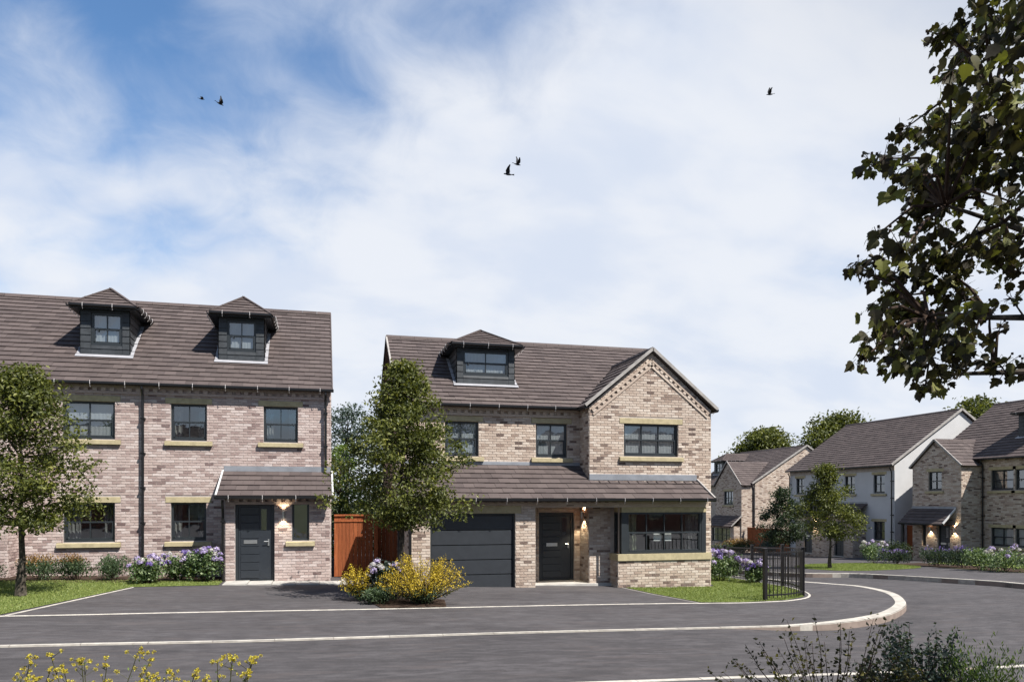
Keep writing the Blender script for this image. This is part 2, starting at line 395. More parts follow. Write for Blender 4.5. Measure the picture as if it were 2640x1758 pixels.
# terrain under everything
mb = MB(); xs = [-900, -300, -100, -50, -30, -20, -12, -9, -4, 0, 4, 8, 9, 10, 11, 12, 13, 16, 20, 26, 34, 45, 60, 90, 150, 400, 900]
ys = [-400, -100, -40, -20, -8, 0, 6, 12, 16, 19, 21, 24, 28, 34, 42, 50, 60, 80, 120, 200, 500, 1500]
mb.v = [(x, y, g(x, y) - .32) for y in ys for x in xs]; mb.r = [.5] * len(mb.v)
for j in range(len(ys) - 1):
    for i in range(len(xs) - 1):
        a = j * len(xs) + i; mb.f.append((a, a + 1, a + len(xs) + 1, a + len(xs))); mb.m.append(0)
link('ground', mb.mesh('ground', M['field']), kind='structure')
sheet('road', [p for p in KA] + [p for p in KB] + KN, 0, M['road'], 1.0, lambda x, y: g(x, y) - drop(x, y), kind='structure')
sheet('pavement', list(reversed([p for p in KA])) + [(-40, 21.5), (-12, 30), (-12, 60), (6, 60), (8, 34.2)], 0, M['drive'], 1.0, kind='structure').name = 'driveway'
sheet('pavement', [p for p in KB] + [(90, 60), (6, 60)], 0, M['drive'], 1.5, kind='structure')
sheet('pavement', KN + [(-40, -13.8), (90, -13.8)], 0, M['drive'], 2, kind='structure')
zt = lambda x, y: g(x, y) + .004
zb = lambda x, y: g(x, y) - .3
KS = []
def kerb(pts, width, L=.915):
    wl = width if isinstance(width, list) else [width] * len(pts)
    base = ribbon('kerb', pts, [x * .97 for x in wl], M['mortar_red'], lambda x, y: g(x, y) - .009, zb, kind='structure')
    cum = [0.0]
    for a, b in zip(pts[:-1], pts[1:]): cum.append(cum[-1] + sqrt((a[0] - b[0]) ** 2 + (a[1] - b[1]) ** 2))
    def at(s_):
        for i in range(1, len(cum)):
            if s_ <= cum[i] or i == len(cum) - 1:
                t = (s_ - cum[i - 1]) / max(1e-6, cum[i] - cum[i - 1]); return (pts[i - 1][0] + (pts[i][0] - pts[i - 1][0]) * t, pts[i - 1][1] + (pts[i][1] - pts[i - 1][1]) * t), wl[i - 1] + (wl[i] - wl[i - 1]) * t
    s_ = 0.0
    while s_ < cum[-1]:
        e = min(s_ + L - .008, cum[-1]); q = [at(s_ + (e - s_) * k / 3) for k in range(4)]; p0 = q[0][0]
        if abs(p0[0]) < 34 and e - s_ > .1:
            j = random.uniform(-.002, .002)
            o = ribbon('kerb_stone', [x[0] for x in q], [x[1] for x in q], M['kerb'], lambda x, y: g(x, y) + .004 + j, zb); o.parent = base
            m_ = o.data; r_ = random.random(); a = m_.attributes.get('rnd'); a.data.foreach_set('value', [r_] * len(m_.vertices))
        s_ += L
kerb([p for p in KA], [.085 + .16 * sm(8.5, 11, p[0]) for p in KA])
kerb([p for p in KB], .16)
kerb(smooth(KN, 3), .13)
# property line and edgings
z8 = lambda x, y: g(x, y) + .009
PL = smooth([(-40, 14.3), (-12, 14.95), (-5.52, 15.28), (-2.32, 15.63), (1.45, 15.97), (5.43, 16.42), (8.6, 16.66), (9.91, 16.5), (10.65, 16.5), (11.4, 16.58), (12.25, 17.05), (12.85, 17.95), (13.2, 19.3), (13.55, 21), (14.0, 23.5), (14.5, 27)])
ribbon('edging_strip', PL, .06, M['kerb'], z8, zb, kind='structure')
ribbon('edging_strip', [(-5.45, 15.36), (-4.35, 19.95)], .05, M['kerb'], z8, zb, kind='structure')
ribbon('edging_strip', [(8.98, 16.75), (8.55, 18.6), (8.35, 20.05)], .05, M['kerb'], z8, zb, kind='structure')
LAWN_L = [(-14, 15.0), (-5.6, 15.42), (-4.42, 19.95), (-2.5, 20.45), (-2.5, 22.59), (-14, 22.59)]
sheet('lawn', LAWN_L, .012, M['lawn'], 1.0, kind='structure')
LAWN_R = [(9.05, 16.8), (9.9, 16.62), (10.65, 16.62), (11.35, 16.7), (12.15, 17.15), (12.72, 18.0), (13.05, 19.3), (13.4, 21), (13.85, 23.5), (14.3, 27), (11.6, 28), (11.52, 20.6), (11.12, 20.02), (8.42, 20.02), (8.62, 18.6)]
sheet('lawn', LAWN_R, .012, M['lawn'], 1.0, kind='structure')
LAWN_F = smooth([(20.2, 29.2), (20.15, 26.6), (21.2, 25.8), (24.0, 26.4), (25.3, 27.6), (25.9, 29.6), (25.2, 31.5), (22.5, 31.6), (20.2, 29.2)], 4)[:-1]
sheet('lawn', LAWN_F, .012, M['lawn'], 1.5, kind='structure')
sheet('lawn', [(26.6, 16), (32.2, 16), (32.2, 30.8), (30.0, 30.8), (27, 29.6), (25.4, 26.4), (24.9, 21.5)], .012, M['lawn'], 1.5, kind='structure')
sheet('garden_bed', [(-9.5, 20.85), (-4.7, 20.95), (-2.55, 21.35), (-2.52, 22.57), (-9.5, 22.57)], .016, M['soil'], 1.0, kind='structure')
sheet('garden_bed', [(1.25, 16.06), (2.65, 16.2), (2.8, 17.4), (1.8, 18.4), (.95, 17.8)], .016, M['soil'], 1.0, kind='structure')
sheet('garden_bed', [(25.0, 19), (27.2, 19), (28, 30.5), (26.2, 30.2), (25.45, 26.4), (24.95, 21.5)], .016, M['soil'], 1.5, kind='structure')
# pale paving before the left porch, slab by slab
pth = thing('paving_path', 'pale stone slab path along the foot of the porch and gate', 'path', (-1, 20.9, 0))
for i in range(9):
    x0 = -2.42 + i * .60; mb = MB(); yj = 20.46 + .055 * i; y1 = 21.395 if x0 < .1 else 22.5
    mb.box(x0 + .006, x0 + .594, yj, y1 if i < 5 else 22.5, -.4, g(x0 + .3, 21) + .028 + random.uniform(-.002, .002))
    for k in range(len(mb.v)):
        mb.v[k] = (mb.v[k][0] + 1, mb.v[k][1] - 20.9, mb.v[k][2])
    link('paving_slab', mb.mesh('paving_slab', M['slab']), pth)

# ------------------------------------------------------------------ houses
CAMW = V((0, 0, EYE)); CF = V((sin(TH), cos(TH), 0)); CR = V((cos(TH), -sin(TH), 0))
BL, BH, BG = .225, .075, .010          # brick module, course, joint
class House:
    def __init__(s, label, loc, rz=0, brick='brick_pink', mortar='mortar_pink', near=True, world_coords=True):
        s.e = thing('house', label, 'house', loc, rz)
        s.off = V(loc) if world_coords else V((0, 0, 0))
        s.M = Matrix.Translation(V(loc)) @ Matrix.Rotation(rz, 4, 'Z') @ Matrix.Translation(-s.off)
        s.b = brick; s.mo = mortar; s.near = near; s.bricks = []; s.tiles = []; s.wall_o = None; s.roof_o = None
    def mk(s, mb, name, mat, parent=None, **props):
        o = s.off
        if o.length > 0: mb.v = [(p[0] - o.x, p[1] - o.y, p[2] - o.z) for p in mb.v]
        return link(name, mb.mesh(name, mat), parent or s.e, **props)
    def wall(s, F, u0, u1, z0, z1, opens=(), holes=(), apex=None, rev=.11, bricks=True, mat=None, zb_=None, rmat=None, name='wall'):
        """mortar face with openings and reveals; apex=(u,z) adds a gable; bricks are collected for later"""
        mb = MB(); zlow = z0 - .6 if zb_ is None else zb_
        us = sorted({u0, u1, *[o[0] for o in opens], *[o[1] for o in opens]}); zs = sorted({zlow, z1, *[o[2] for o in opens], *[o[3] for o in opens]})
        us = [u for u in us if u0 <= u <= u1]; zs = [z for z in zs if zlow <= z <= z1]
        for i in range(len(us) - 1):
            for j in range(len(zs) - 1):
                cu = (us[i] + us[i + 1]) / 2; cz = (zs[j] + zs[j + 1]) / 2
                if any(o[0] < cu < o[1] and o[2] < cz < o[3] for o in opens): continue
                mb.quad(F.p(us[i], zs[j]), F.p(us[i + 1], zs[j]), F.p(us[i + 1], zs[j + 1]), F.p(us[i], zs[j + 1]))
                mb.quad(F.p(us[i], zs[j], -.1), F.p(us[i], zs[j + 1], -.1), F.p(us[i + 1], zs[j + 1], -.1), F.p(us[i + 1], zs[j], -.1), mi=1)
        if apex:
            mb.add([F.p(u0, z1), F.p(u1, z1), F.p(apex[0], apex[1])], [(0, 1, 2)])
            mb.add([F.p(u0, z1, -.1), F.p(u1, z1, -.1), F.p(apex[0], apex[1], -.1)], [(0, 2, 1)], mi=1)
        for o in opens:
            a, b, c, d = o[:4]; e = 0.0
            for q in (((a, c), (a, d)), ((a, d), (b, d)), ((b, d), (b, c)), ((b, c), (a, c))):
                mb.quad(F.p(*q[0], e), F.p(*q[1], e), F.p(*q[1], -rev), F.p(*q[0], -rev))
        w_ = s.mk(mb, name, [M[mat or s.mo], M['inside']])
        if s.wall_o is None: s.wall_o = w_
        if not bricks: return w_
        allh = list(opens) + list(holes); k = math.floor((z0 - .2) / BH); ztop = apex[1] if apex else z1
        while (k + 1) * BH <= ztop + 1e-6:
            zc0 = k * BH + BG / 2; zc1 = (k + 1) * BH - BG / 2; a, b = u0, u1
            if zc1 > z1:
                t = (zc1 - z1) / (apex[1] - z1); a = u0 + (apex[0] - u0) * t; b = u1 + (apex[0] - u1) * t
            iv = [(a, b)]
            for h in allh:
                if h[2] < zc1 - .02 and h[3] > zc0 + .02:
                    nv = []
                    for (p, q) in iv:
                        if h[1] <= p or h[0] >= q: nv.append((p, q)); continue
                        if h[0] > p: nv.append((p, h[0]))
                        if h[1] < q: nv.append((h[1], q))
                    iv = nv
            off = (k % 2) * BL / 2 + .03
            for (p, q) in iv:
                m_ = math.floor((p - off) / BL)
                while off + m_ * BL < q:
                    x0 = max(p, off + m_ * BL) + BG / 2; x1 = min(q, off + (m_ + 1) * BL) - BG / 2
                    if x1 - x0 > .03: s.bricks.append((F, x0, x1, zc0, zc1, random.random(), w_))
                    m_ += 1
            k += 1
        return w_
    def flush_bricks(s, mat=None):
        mat = M[mat or s.b]
        def score(b):
            p = s.M @ b[0].p((b[1] + b[2]) / 2, b[3]); q = p - CAMW; d = q.dot(CF); r = q.dot(CR)
            if d < 1 or abs(r / d) > .66 or b[0].n.dot(s.off_dir(b)) < .05: return 1e9
            return d
        idx = []
        if s.near:
            full = [i for i, b in enumerate(s.bricks) if b[2] - b[1] > .2]
            full.sort(key=lambda i: score(s.bricks[i])); idx = set(full[:300])
        protos = []
        if s.near:
            for k in range(14):
                mb = MB(); j = .0012 * (k % 3)
                L = BL - BG; H = BH - BG; c = .004; D = .010 + j
                mb.add([(0, 0, 0), (L, 0, 0), (L, 0, H), (0, 0, H), (c, -D, c), (L - c, -D, c), (L - c, -D, H - c), (c, -D, H - c)],
                       [(4, 5, 6, 7), (0, 1, 5, 4), (1, 2, 6, 5), (2, 3, 7, 6), (3, 0, 4, 7)], (k + .5) / 14)
                protos.append(mb.mesh('brick', mat))
        mb = MB()
        for i, b in enumerate(s.bricks):
            F, x0, x1, z0, z1, r, w_ = b
            if i in idx if idx else False:
                o = bpy.data.objects.new('brick', protos[int(r * 14) % 14]); sc.collection.objects.link(o); o.parent = w_
                o.location = F.p(x0, z0) - s.off; o.rotation_euler = (0, 0, atan2(F.u.y, F.u.x)); continue
            D = .010 + random.uniform(-.0015, .0015); c = .004
            P = F.p
            mb.add([P(x0, z0), P(x1, z0), P(x1, z1), P(x0, z1), P(x0 + c, z0 + c, D), P(x1 - c, z0 + c, D), P(x1 - c, z1 - c, D), P(x0 + c, z1 - c, D)],
                   [(4, 5, 6, 7), (0, 1, 5, 4), (1, 2, 6, 5), (2, 3, 7, 6), (3, 0, 4, 7)], r)
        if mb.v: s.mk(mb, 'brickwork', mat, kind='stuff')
        s.bricks = []
    def off_dir(s, b):
        p = s.M @ b[0].p(b[1], b[3]); q = (CAMW - p); q.z = 0
        return (s.M.to_3x3().inverted() @ q.normalized())
    # ---- roofs
    def slope(s, o, sd, td, L, rng, deck=None, g_=.262, w_=.30, name='roof', thick=.05, off=0.0):
        """tiled slope: o eave origin, sd along eave, td up the slope, L slope length, rng(t) -> list of (s0,s1)"""
        o = V(o); sd = V(sd).normalized(); td = V(td).normalized(); nd = sd.cross(td).normalized()
        if nd.z < 0: nd = -nd
        P = lambda a, t, n=0.0: o + sd * a + td * t + nd * n
        mb = MB(); N = 24
        ts = sorted({L * i / N for i in range(N + 1)})
        for i in range(len(ts) - 1):
            A = rng(ts[i] + 1e-6); B = rng(ts[i + 1] - 1e-6)
            if len(A) != len(B): A = B = rng((ts[i] + ts[i + 1]) / 2)
            for (a0, a1), (b0, b1) in zip(A, B):
                if a1 <= a0 and b1 <= b0: continue
                mb.quad(P(a0, ts[i]), P(a1, ts[i]), P(b1, ts[i + 1]), P(b0, ts[i + 1]))
                mb.quad(P(a0, ts[i], -thick), P(b0, ts[i + 1], -thick), P(b1, ts[i + 1], -thick), P(a1, ts[i], -thick))
                if i == 0: mb.quad(P(a0, 0, -thick), P(a1, 0, -thick), P(a1, 0), P(a0, 0))
                mb.quad(P(a0, ts[i], -thick), P(a0, ts[i]), P(b0, ts[i + 1]), P(b0, ts[i + 1], -thick))
                mb.quad(P(a1, ts[i]), P(a1, ts[i], -thick), P(b1, ts[i + 1], -thick), P(b1, ts[i + 1]))
        ro = s.mk(mb, name, M['tile'])
        nrow = max(1, round(L / g_)); gg = L / nrow
        for k in range(nrow):
            t0 = k * gg - (.03 if k == 0 else 0); t1 = (k + 1) * gg + (.03 if k < nrow - 1 else 0)
            A = rng(k * gg + 1e-6); B = rng((k + 1) * gg - 1e-6)
            if len(A) != len(B): A = B = rng((k + .5) * gg)
            o_ = off + (k % 2) * w_ / 2
            for (a0, a1), (b0, b1) in zip(A, B):
                lo = min(a0, b0); hi = max(a1, b1); m_ = math.floor((lo - o_) / w_)
                while o_ + m_ * w_ < hi:
                    x0 = o_ + m_ * w_ + .002; x1 = x0 + w_ - .004
                    xa0, xa1 = max(x0, a0), min(x1, a1); xb0, xb1 = max(x0, b0), min(x1, b1)
                    m_ += 1
                    if xa1 - xa0 < .01 and xb1 - xb0 < .01: continue
                    xa1 = max(xa0, xa1); xb1 = max(xb0, xb1)
                    if xa0 > x1 or xb0 > x1: xa0 = min(xa0, x1); xa1 = min(max(xa1, xa0), x1); xb0 = min(xb0, x1); xb1 = min(max(xb1, xb0), x1)
                    s.tiles.append((o, sd, td, nd, xa0, xa1, xb0, xb1, t0, t1, random.random(), ro, abs(xa1 - xa0 - w_ + .004) < .004 and abs(xb1 - xb0 - w_ + .004) < .004 and k > 0 and k < nrow - 1))
        return ro
    def flush_tiles(s):
        def score(t):
            p = s.M @ (t[0] + t[1] * t[4] + t[2] * t[8]); q = p - CAMW; d = q.dot(CF); r = q.dot(CR)
            nn = s.M.to_3x3() @ t[3]
            if d < 1 or abs(r / d) > .66 or nn.dot(CAMW - p) < 0: return 1e9
            return d / (w2(t))
        w2 = lambda t: 1.0
        idx = set()
        if s.near:
            full = [i for i, t in enumerate(s.tiles) if t[12]]
            full.sort(key=lambda i: score(s.tiles[i])); idx = set(full[:300])
        mb = MB(); cache = {}
        F5 = [(4, 5, 6, 7), (0, 1, 5, 4), (1, 2, 6, 5), (3, 0, 4, 7)]
        def geo(x0, x1, y0, y1, t0, t1, P, j):
            return [P(x0, t0, .015), P(x1, t0, .015), P(y1, t1, 0), P(y0, t1, 0), P(x0, t0, .038 + j), P(x1, t0, .038 + j), P(y1, t1, .008 + j), P(y0, t1, .008 + j)]
        for i, t in enumerate(s.tiles):
            o, sd, td, nd, a0, a1, b0, b1, t0, t1, r, ro, full = t
            if i in idx:
                key = (tuple(round(c, 4) for c in (*sd, *td)), int(r * 10), round(t1 - t0, 4))
                if key not in cache:
                    m2 = MB(); P2 = lambda a, tt, n: sd * a + td * tt + nd * n
                    m2.add(geo(0, a1 - a0, 0, a1 - a0, 0, t1 - t0, P2, .003 * (int(r * 10) % 3 - 1)), F5, (int(r * 10) + .5) / 10)
                    cache[key] = m2.mesh('roof_tile', M['tile'])
                ob = bpy.data.objects.new('roof_tile', cache[key]); sc.collection.objects.link(ob); ob.parent = ro
                ob.location = o + sd * a0 + td * t0 - s.off; continue
            P = lambda a, tt, n=0.0: o + sd * a + td * tt + nd * n
            mb.add(geo(a0, a1, b0, b1, t0, t1, P, random.uniform(-.003, .003)), F5, r)
        if mb.v: s.mk(mb, 'tiling', M['tile'], kind='stuff')
        s.tiles = []
    def ridge(s, p, q, seg=.45, rad=.11):
        p = V(p); q = V(q); n = max(1, round((q - p).length / seg)); me = None; d = (q - p) / n
        side = d.cross(V((0, 0, 1))).normalized()
        for i in range(n):
            mb = MB(); a = d * .0; b = d * .985; pr = [(-rad, -.07), (-rad * .55, .02), (0, .05), (rad * .55, .02), (rad, -.07), (rad * .4, -.02), (-rad * .4, -.02)]
            mb.prism([a + side * x + V((0, 0, z)) for x, z in pr], b, random.random())
            o = link('ridge_tile', mb.mesh('ridge_tile', M['tile']) if me is None or i % 4 == 0 else me, s.e)
            me = o.data; o.location = p + d * i - s.off
    def bar(s, name, p, q, w, h, mat, up=(0, 0, 1), parent=None, **kw):
        """rectangular bar from p to q; w sideways, h along up"""
        p = V(p); q = V(q); d = (q - p).normalized(); sd = d.cross(V(up)).normalized(); u = sd.cross(d).normalized()
        mb = MB(); mb.prism([p + sd * (-w / 2) + u * (-h / 2), p + sd * (w / 2) + u * (-h / 2), p + sd * (w / 2) + u * (h / 2), p + sd * (-w / 2) + u * (h / 2)], q - p)
        return s.mk(mb, name, M[mat], parent, **kw)
    def gutter(s, F, u0, u1, z, dpt=.0, step=.85, brackets=True, rise=(0, 0)):
        mb = MB(); pr = [(0, 0), (0, -.055), (.03, -.085), (.08, -.085), (.11, -.055), (.11, 0), (.10, 0), (.10, -.05), (.01, -.05), (.01, 0)]
        a = [F.p(u0, z + y, dpt + x) for x, y in pr]; mb.prism(a, F.u * (u1 - u0))
        go = s.mk(mb, 'gutter', M['black'])
        if brackets:
            u = u0 + .35; me = None
            while u < u1 - .1:
                mb = MB(); mb.tube([(0, 0, 0), F.n * .02 + V((0, 0, -.02)), F.n * .018 + V((0, 0, -.10)), F.n * -.03 + V((0, 0, -.17))], .010, 4)
                if me is None: me = mb.mesh('gutter_bracket', M['bracket'])
                b = link('gutter_bracket', me, go); b.location = F.p(u, z + .02, dpt + .11) - s.off; u += step
        return go
    def downpipe(s, F, u, z0, z1, d=.115, neck=None):
        mb = MB(); pts = [F.p(u, z0, d), F.p(u, z1 - .35, d), F.p(u, z1 - .22, d + .02), F.p(u, z1 - .06, neck or d + .12), F.p(u, z1, neck or d + .12)]
        mb.tube(pts, .036, 8); po = s.mk(mb, 'downpipe', M['black'])
        z = z0 + .6
        while z < z1 - .4:
            mb = MB(); mb.fbox(F, u - .055, u + .055, z, z + .045, .0, d + .045); s.mk(mb, 'pipe_clip', M['black'], po); z += .95
    def dentils(s, F, u0, u1, z, mat):
        """corbelled string with a row of projecting headers"""
        mb = MB(); mb.fbox(F, u0, u1, z + .075, z + .15, 0, .062, .6); mb.fbox(F, u0, u1, z - .085, z - .015, 0, .045, .5)
        u = u0 + .03
        while u < u1 - .1: mb.fbox(F, u, u + .11, z - .012, z + .072, 0, .056, random.uniform(.2, .9)); u += .215
        s.mk(mb, 'dentil_course', M[mat], kind='stuff')
    def soldier(s, name, F, u0, u1, z0, z1, d=.016, mat='stone'):
        mb = MB(); c = .006
        P = F.p
        mb.add([P(u0, z0, -.02), P(u1, z0, -.02), P(u1, z1, -.02), P(u0, z1, -.02), P(u0, z0, d - c), P(u1, z0, d - c), P(u1, z1, d - c), P(u0, z1, d - c), P(u0 + c, z0 + c, d), P(u1 - c, z0 + c, d), P(u1 - c, z1 - c, d), P(u0 + c, z1 - c, d)],
               [(0, 1, 5, 4), (1, 2, 6, 5), (2, 3, 7, 6), (3, 0, 4, 7), (4, 5, 9, 8), (5, 6, 10, 9), (6, 7, 11, 10), (7, 4, 8, 11), (8, 9, 10, 11)])
        return s.mk(mb, name, M[mat])
    def sill(s, F, u0, u1, z, h=.14, out=.09, rec=.11):
        mb = MB(); pr = [(-rec, z - h), (out, z - h), (out, z - .035), (-rec, z + .0)]
        mb.prism([F.p(u0, b, a) for a, b in pr], F.u * (u1 - u0)); return s.mk(mb, 'window_sill', M['stone'])
    def window(s, F, u0, u1, z0, z1, cols=2, rows=2, rec=.10, cur='net', fw=.055, sashes=True, split=.5, stain=None, curtain_gap=.5):
        mb = MB(); d1 = -rec + .03; d0 = -rec - .05
        mb.fbox(F, u0, u1, z0, z0 + fw + .015, d0, d1); mb.fbox(F, u0, u1, z1 - fw, z1, d0, d1)
        mb.fbox(F, u0, u0 + fw, z0 + fw + .015, z1 - fw, d0, d1); mb.fbox(F, u1 - fw, u1, z0 + fw + .015, z1 - fw, d0, d1)
        a, b = u0 + fw, u1 - fw; c, e = z0 + fw + .015, z1 - fw; br = .022; zs = [c] + [c + (e - c) * (split if rows == 2 else k / rows) for k in range(1, rows)] + [e]
        us = [a + (b - a) * k / cols for k in range(cols + 1)]
        for k in range(1, cols): mb.fbox(F, us[k] - br / 2, us[k] + br / 2, c, e, d0 + .012, d1 - .010)
        for k in range(1, rows):
            hh = .045 if sashes else br
            mb.fbox(F, a, b, zs[k] - hh / 2, zs[k] + hh / 2, d0 + .008, d1 - .006)
        if sashes:
            for (zz0, zz1) in ((c, zs[1] if rows > 1 else e),):
                mb.fbox(F, a, a + .03, zz0, zz1, d0 + .01, d1 - .008); mb.fbox(F, b - .03, b, zz0, zz1, d0 + .01, d1 - .008); mb.fbox(F, a, b, zz0, zz0 + .035, d0 + .01, d1 - .008)
            mb.fbox(F, u0 + .15, u0 + .19, zs[1] - .07, zs[1] - .02, d1, d1 + .015)
        wo_ = s.mk(mb, 'window', M['frame'])
        for i in range(cols):
            for j in range(rows):
                mb = MB(); dd = d0 + .03 + random.uniform(-.002, .002); tz = random.uniform(-.0015, .0015)
                mb.quad(F.p(us[i], zs[j], dd), F.p(us[i + 1], zs[j], dd + tz), F.p(us[i + 1], zs[j + 1], dd), F.p(us[i], zs[j + 1], dd + tz)); s.mk(mb, 'pane', M['glass'], wo_)
        def drape(x0, x1, mat, amp, dd, name='curtain', lam=.09):
            mb = MB(); n = max(6, int((x1 - x0) / .018)); z0_, z1_ = z0 + .01, z1 + .02
            for i in range(n):
                xa = x0 + (x1 - x0) * i / n; xb = x0 + (x1 - x0) * (i + 1) / n
                f = lambda x: amp * sin(x * 2 * pi / lam + 1.3 * sin(x * 9)) + amp * .5 * sin(x * 31)
                mb.quad(F.p(xa, z0_, -dd + f(xa) * 1.15), F.p(xb, z0_, -dd + f(xb) * 1.15), F.p(xb, z1_, -dd + f(xb) * .8), F.p(xa, z1_, -dd + f(xa) * .8))
            s.mk(mb, name, M[mat], wo_)
        if cur == 'net': drape(u0 + .01, u1 - .01, 'net', .003, rec + .058)
        elif cur == 'sides':
            wd = (u1 - u0) * .27; drape(u0 - .05, u0 + wd, 'drape_grey', .02, rec + .22); drape(u1 - wd, u1 + .05, 'drape_grey', .02, rec + .22)
        elif cur == 'drapes':
            wd = (u1 - u0) * .17; drape(u0 - .05, u0 + wd, 'drape', .03, rec + .2); drape(u1 - wd, u1 + .05, 'drape_grey', .03, rec + .2)
        return wo_
    def full_window(s, F, u0, u1, z0, z1, **kw):
        s.soldier('window_lintel', F, u0 - .14, u1 + .14, z1 + .003, z1 + .16); s.sill(F, u0 - .15, u1 + .15, z0 - .002)
        return s.window(F, u0, u1, z0, z1, **kw)
    def box(s, name, mat, x0, x1, y0, y1, z0, z1, parent=None, **kw):
        mb = MB(); mb.box(x0, x1, y0, y1, z0, z1); return s.mk(mb, name, M[mat], parent, **kw)
    def lamp(s, p, n, energy=6.0, spots=True):
        """cylinder light throwing light up and down"""
        p = V(p); n = V(n); c = p + n * .085; mb = MB()
        mb.tube([c + V((0, 0, -.09)), c + V((0, 0, .09))], .032, 10, cap=False); mb.tube([p, c], .022, 6)
        lo = s.mk(mb, 'wall_lamp', M['steel'])
        for sg in (-1, 1):
            mb = MB(); mb.tube([c + V((0, 0, sg * .078)), c + V((0, 0, sg * .088))], .028, 10); s.mk(mb, 'lamp_glass', M['bulb'], lo)
            if spots:
                ld = bpy.data.lights.new('lamp_light', 'SPOT'); ld.energy = energy; ld.color = (1, .80, .52); ld.spot_size = radians(104); ld.spot_blend = .35; ld.shadow_soft_size = .02
                l = bpy.data.objects.new('lamp_light', ld); sc.collection.objects.link(l); l.parent = lo
                l.location = c + V((0, 0, sg * .10)) - s.off; l.rotation_euler = (0 if sg < 0 else pi, 0, 0)
    def front_door(s, F, u0, u1, z0, z1, rec=.1, letter=True, side=-1):
        """grooved composite door: frame, leaf, grooved boards, slit glass, letterbox, handle"""
        mb = MB(); d0, d1 = -rec - .06, -rec + .02; fw = .07
        mb.fbox(F, u0, u0 + fw, z0, z1, d0, d1); mb.fbox(F, u1 - fw, u1, z0, z1, d0, d1); mb.fbox(F, u0 + fw, u1 - fw, z1 - fw, z1, d0, d1); mb.fbox(F, u0 + fw, u1 - fw, z0, z0 + .05, d0, d1)
        do = s.mk(mb, 'door', M['frame']); a, b = u0 + fw + .006, u1 - fw - .006; dl = d1 - .02
        mb = MB(); mb.fbox(F, a, b, z0 + .055, z1 - fw - .006, d0 + .01, dl - .012); s.mk(mb, 'door_leaf', M['door'], do)
        n = 9; gs = b - .30; zz = z0 + .08; hh = (z1 - fw - .04 - zz) / n
        for k in range(n):
            mb = MB(); c = .008; x0, x1, y0, y1 = a + .05, gs - .02, zz + k * hh + .006, zz + (k + 1) * hh - .006
            mb.add([F.p(x0, y0, dl - .012), F.p(x1, y0, dl - .012), F.p(x1, y1, dl - .012), F.p(x0, y1, dl - .012), F.p(x0 + c, y0 + c, dl), F.p(x1 - c, y0 + c, dl), F.p(x1 - c, y1 - c, dl), F.p(x0 + c, y1 - c, dl)],
                   [(4, 5, 6, 7), (0, 1, 5, 4), (1, 2, 6, 5), (2, 3, 7, 6), (3, 0, 4, 7)]); s.mk(mb, 'door_board', M['door'], do)
        mb = MB(); mb.fbox(F, gs + .03, gs + .17, z0 + 1.38, z1 - fw - .1, dl - .012, dl - .006); s.mk(mb, 'door_glass', M['glass'], do)
        if letter:
            mb = MB(); cx = (a + gs) / 2 + .03; mb.fbox(F, cx - .17, cx + .17, z0 + 1.02, z0 + 1.12, dl, dl + .012); s.mk(mb, 'letterbox', M['steel'], do)
        mb = MB(); mb.fbox(F, b - .10, b - .06, z0 + .96, z0 + 1.14, dl - .012, dl + .012); mb.tube([F.p(b - .08, z0 + 1.08, dl + .01), F.p(b - .08, z0 + 1.08, dl + .06), F.p(b - .19, z0 + 1.08, dl + .06)], .011, 6); s.mk(mb, 'handle', M['steel'], do)
        mb = MB(); mb.fbox(F, u0 - .02, u1 + .02, z0 - .06, z0 - .001, d0, .03); s.mk(mb, 'door_step', M['slab'], do)
        return do
    def dormer(s, x0, x1, yf, zb, ze, za, roof_eq, wx0, wx1, wz0, wz1, ov=.22, cols=2):
        """box dormer with hipped roof. roof_eq(z) -> y of the main slope"""
        F = front(yf); mb = MB(); zm = za
        yb_e = roof_eq(ze); yb_b = roof_eq(zb)
        dm = s.box('dormer', 'clad', x0, x1, yf + .02, yf + .05, zb, wz0 - .002)
        bd = []
        for (a, b, c, d) in ((x0, wx0, zb, ze), (wx1, x1, zb, ze), (wx0, wx1, zb, wz0), (wx0, wx1, wz1, ze)):
            mb = MB(); mb.fbox(F, a, b, c, d, -.08, -.0); s.mk(mb, 'dormer_backing', M['frame'], dm)
            h = .19; z = c
            while z < d - .03:
                z2 = min(z + h, d); mb = MB(); q = [(.002, z), (.026, z + .001), (.010, z2 - .004), (.002, z2 - .004)]
                mb.prism([F.p(a + .004, yy, dd) for dd, yy in q], F.u * (b - a - .008), random.random()); s.mk(mb, 'cladding_board', M['clad'], dm); z = z2
        # cheeks
        for x, sg in ((x0, -1), (x1, 1)):
            mb = MB(); mb.prism([(x, yf, zb), (x, yf, ze), (x, yb_e, ze), (x, yb_b, zb)], (-sg * .06, 0, 0)); s.mk(mb, 'dormer_cheek', M['frame'], dm)
            h = .19; z = zb
            while z < ze - .03:
                z2 = min(z + h, ze); ya, yb2 = roof_eq(z), roof_eq(z2)
                mb = MB(); mb.add([(x + sg * .024, yf, z), (x + sg * .024, ya, z), (x + sg * .008, yb2, z2 - .005), (x + sg * .008, yf, z2 - .005), (x, yf, z), (x, ya, z)], [(0, 1, 2, 3), (0, 4, 5, 1)], random.random())
                s.mk(mb, 'cladding_board', M['clad'], dm); z = z2
        # lead apron and stepped side soakers
        sl = (roof_eq(1) - roof_eq(0)); n_ = V((0, -1, sl)).normalized() * .045; t_ = V((0, sl, 1)).normalized()
        a = V((x0 - .11, roof_eq(zb) , zb)); 
        mb = MB(); b0 = V((x0 - .11, yf - .02, 0)); zf = zb + (yf - .02 - roof_eq(zb)) / sl
        p0 = V((x0 - .11, yf - .0, zb + (yf - roof_eq(zb)) / sl)); 
